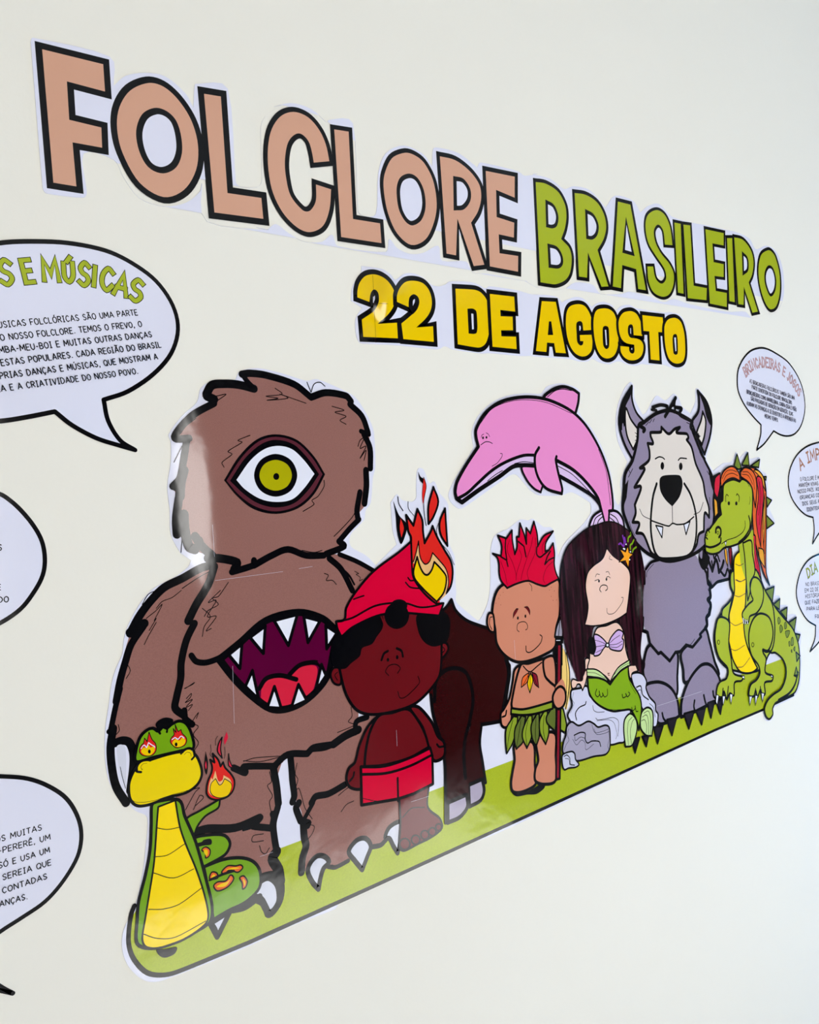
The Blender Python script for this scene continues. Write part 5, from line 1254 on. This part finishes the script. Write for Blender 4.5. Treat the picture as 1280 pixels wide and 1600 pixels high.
L('ink',4.26,'13192,12710 13195,12627')
L('white',2.13,'13192,12710 13195,12627')
L('ink',4.28,'13250,12677 13255,12610')
L('white',2.14,'13250,12677 13255,12610')
L('ink',4.31,'13311,12659 13326,12599')
L('white',2.15,'13311,12659 13326,12599')
sub('leg')
FL('croc',3.72,'12452,12834 12312,12648 12273,12432 12352,12180 12584,11962 12531,11811 12321,11788 12222,11712 12189,11592 12340,11530 12411,11611 12478,11469 12579,11545 12706,11487 12753,11688 12967,11679 13037,11731 12748,11851 12711,12101 12677,12365 12745,12710','')
sub('leg')
FL('croc',4.11,'13773,12710 13535,12660 13363,12485 13311,12261 13370,12034 13565,11832 13591,11693 13462,11600 13262,11556 13172,11392 13324,11344 13402,11428 13446,11302 13562,11413 13610,11302 13711,11315 13724,11499 13974,11484 14021,11561 13770,11676 13840,11901 13759,12017 13753,12078 13929,12031 14087,12167 14153,12363 14056,12601','')
L('ink',3.87,'13751,12069 13859,12017 13993,12011')
L('ink',2.84,'12390,11663 12340,11530 12274,11480')
L('ink',2.89,'12553,11663 12526,11588 12476,11454')
L('ink',2.8,'13407,11460 13355,11337')
L('ink',2.84,'13570,11461 13551,11348')
FL('white',1.4,'12176,11603! 12245,11581! 12180,11436! 12145,11491!','')
FL('white',1.43,'12357,11550! 12442,11525! 12347,11385!','')
FL('white',1.46,'12578,11537! 12665,11511! 12589,11358!','')
FL('white',1.54,'13185,11372! 13277,11353! 13168,11211!','')
FL('white',1.57,'13373,11350! 13456,11325! 13355,11179!','')
FL('white',1.6,'13584,11349! 13679,11322! 13597,11183!','')
FL('white',1.51,'12977,11743! 13071,11749! 13076,11682!','')
FL('white',1.64,'13942,11601! 14037,11558! 13966,11537!','')
F('ink','12410,12428 12394,12401 12364,12394 12337,12411 12330,12441 12346,12468 12376,12475 12403,12459')
F('croc','12393,12431 12383,12411 12365,12405 12351,12417 12347,12438 12357,12458 12375,12464 12389,12453')
F('ink','13476,12208 13458,12180 13425,12173 13396,12191 13388,12223 13405,12251 13438,12258 13468,12240')
F('croc','13457,12211 13446,12191 13427,12185 13410,12197 13407,12220 13417,12240 13437,12246 13453,12234')
sub('head')
FL('croc',3.79,'12912,14993 12997,15055 13234,15094 13446,15049! 13548,15090 13760,15005 13845,14883 13811,14613 13768,14446 13680,14198 13549,14091 13313,14003 12996,13965 12783,13960 12595,13897 12389,13893 12225,13948 12219,14060 12229,14169 12305,14290 12395,14315 12621,14458 12781,14528! 12767,14675 12798,14738! 12862,14767','')
L('ink',3.16,'12781,14528 12707,14533 12636,14457 12395,14315')
L('ink',3.98,'12211,14044 12349,14008 12524,14016 12679,14059 12704,14129')
L('ink',1.53,'12704,14032 12892,14081 13172,14106 13402,14170 13506,14262 13512,14362')
L('ink',3.76,'13653,14437 13682,14316 13632,14202 13452,14082 13251,14008')
FL('white',1.17,'12804,14056! 12874,14058! 12831,13980!','')
L('ink',4.63,'12558,14238 12582,14300 12659,14319 12718,14274 12705,14194 12648,14150')
F('ink','12656,14224 12644,14202 12619,14194 12598,14206 12592,14229 12605,14250 12629,14258 12650,14247')
F('croc','12642,14225 12634,14210 12621,14205 12610,14212 12607,14228 12614,14242 12627,14247 12639,14240')
L('ink',2.78,'12371,14253 12347,14287 12297,14275 12248,14199 12298,14148')
F('ink','12315,14226 12305,14206 12285,14200 12269,14209 12264,14230 12274,14249 12294,14256 12311,14246')
F('croc','12301,14227 12296,14215 12287,14211 12280,14216 12278,14229 12284,14241 12292,14245 12299,14239')
F('ink','13076,14693 13061,14669 13034,14661 13010,14673 13003,14697 13017,14721 13045,14729 13069,14718')
F('ink','13315,14679 13301,14655 13273,14647 13248,14658 13241,14683 13256,14707 13284,14716 13308,14704')
L('ink',1.77,'12947,14730 12954,14811 12996,14850 13044,14823')
L('ink',1.84,'13300,14818 13335,14841 13389,14788 13367,14706')
L('ink',0.95,'13701,14636 13737,14702 13738,14769')
L('ink',1.25,'13515,15083 13669,15043 13752,14955')
sub('fringe','orange fringe over the forehead')
FL('orange',3.08,'12849,14972! 12846,15110 12967,15252 13176,15320 13328,15299 13452,15186 13454,15060! 13269,15118 13081,15101 12935,15041','')
FL('orange',3.2,'13504,15218! 13659,15288 13894,15230 14002,15081 13993,14859 13903,14573! 13865,14746 13844,14917 13717,15041 13507,15134','')
L('ink',1.21,'12925,15074 13030,15168 13220,15203 13400,15155')
L('ink',1.2,'12902,15124 13025,15234 13198,15261 13379,15222')
L('ink',1.28,'13568,15215 13759,15200 13901,15068 13923,14896')
L('ink',1.26,'13545,15174 13749,15141 13871,14984')
part('sheet_joint','faint pale joins between the printed sheets')
L('paper',0.21,'3556,14488! 4321,14492!')
L('paper',0.22,'4515,14502! 4683,14507!')
L('paper',0.2,'3667,13627! 3633,13061!')
L('paper',0.2,'3578,15037! 3570,14721!')
L('paper',0.2,'3790,11693! 3936,11691!')
L('paper',0.23,'5739,11684! 6008,11675!')
L('paper',0.32,'10544,11763! 11763,11741!')
L('paper',0.26,'7622,13240! 7616,12992!')
L('paper',0.23,'5614,12540! 5605,12360!')
for b in BS: b.done()
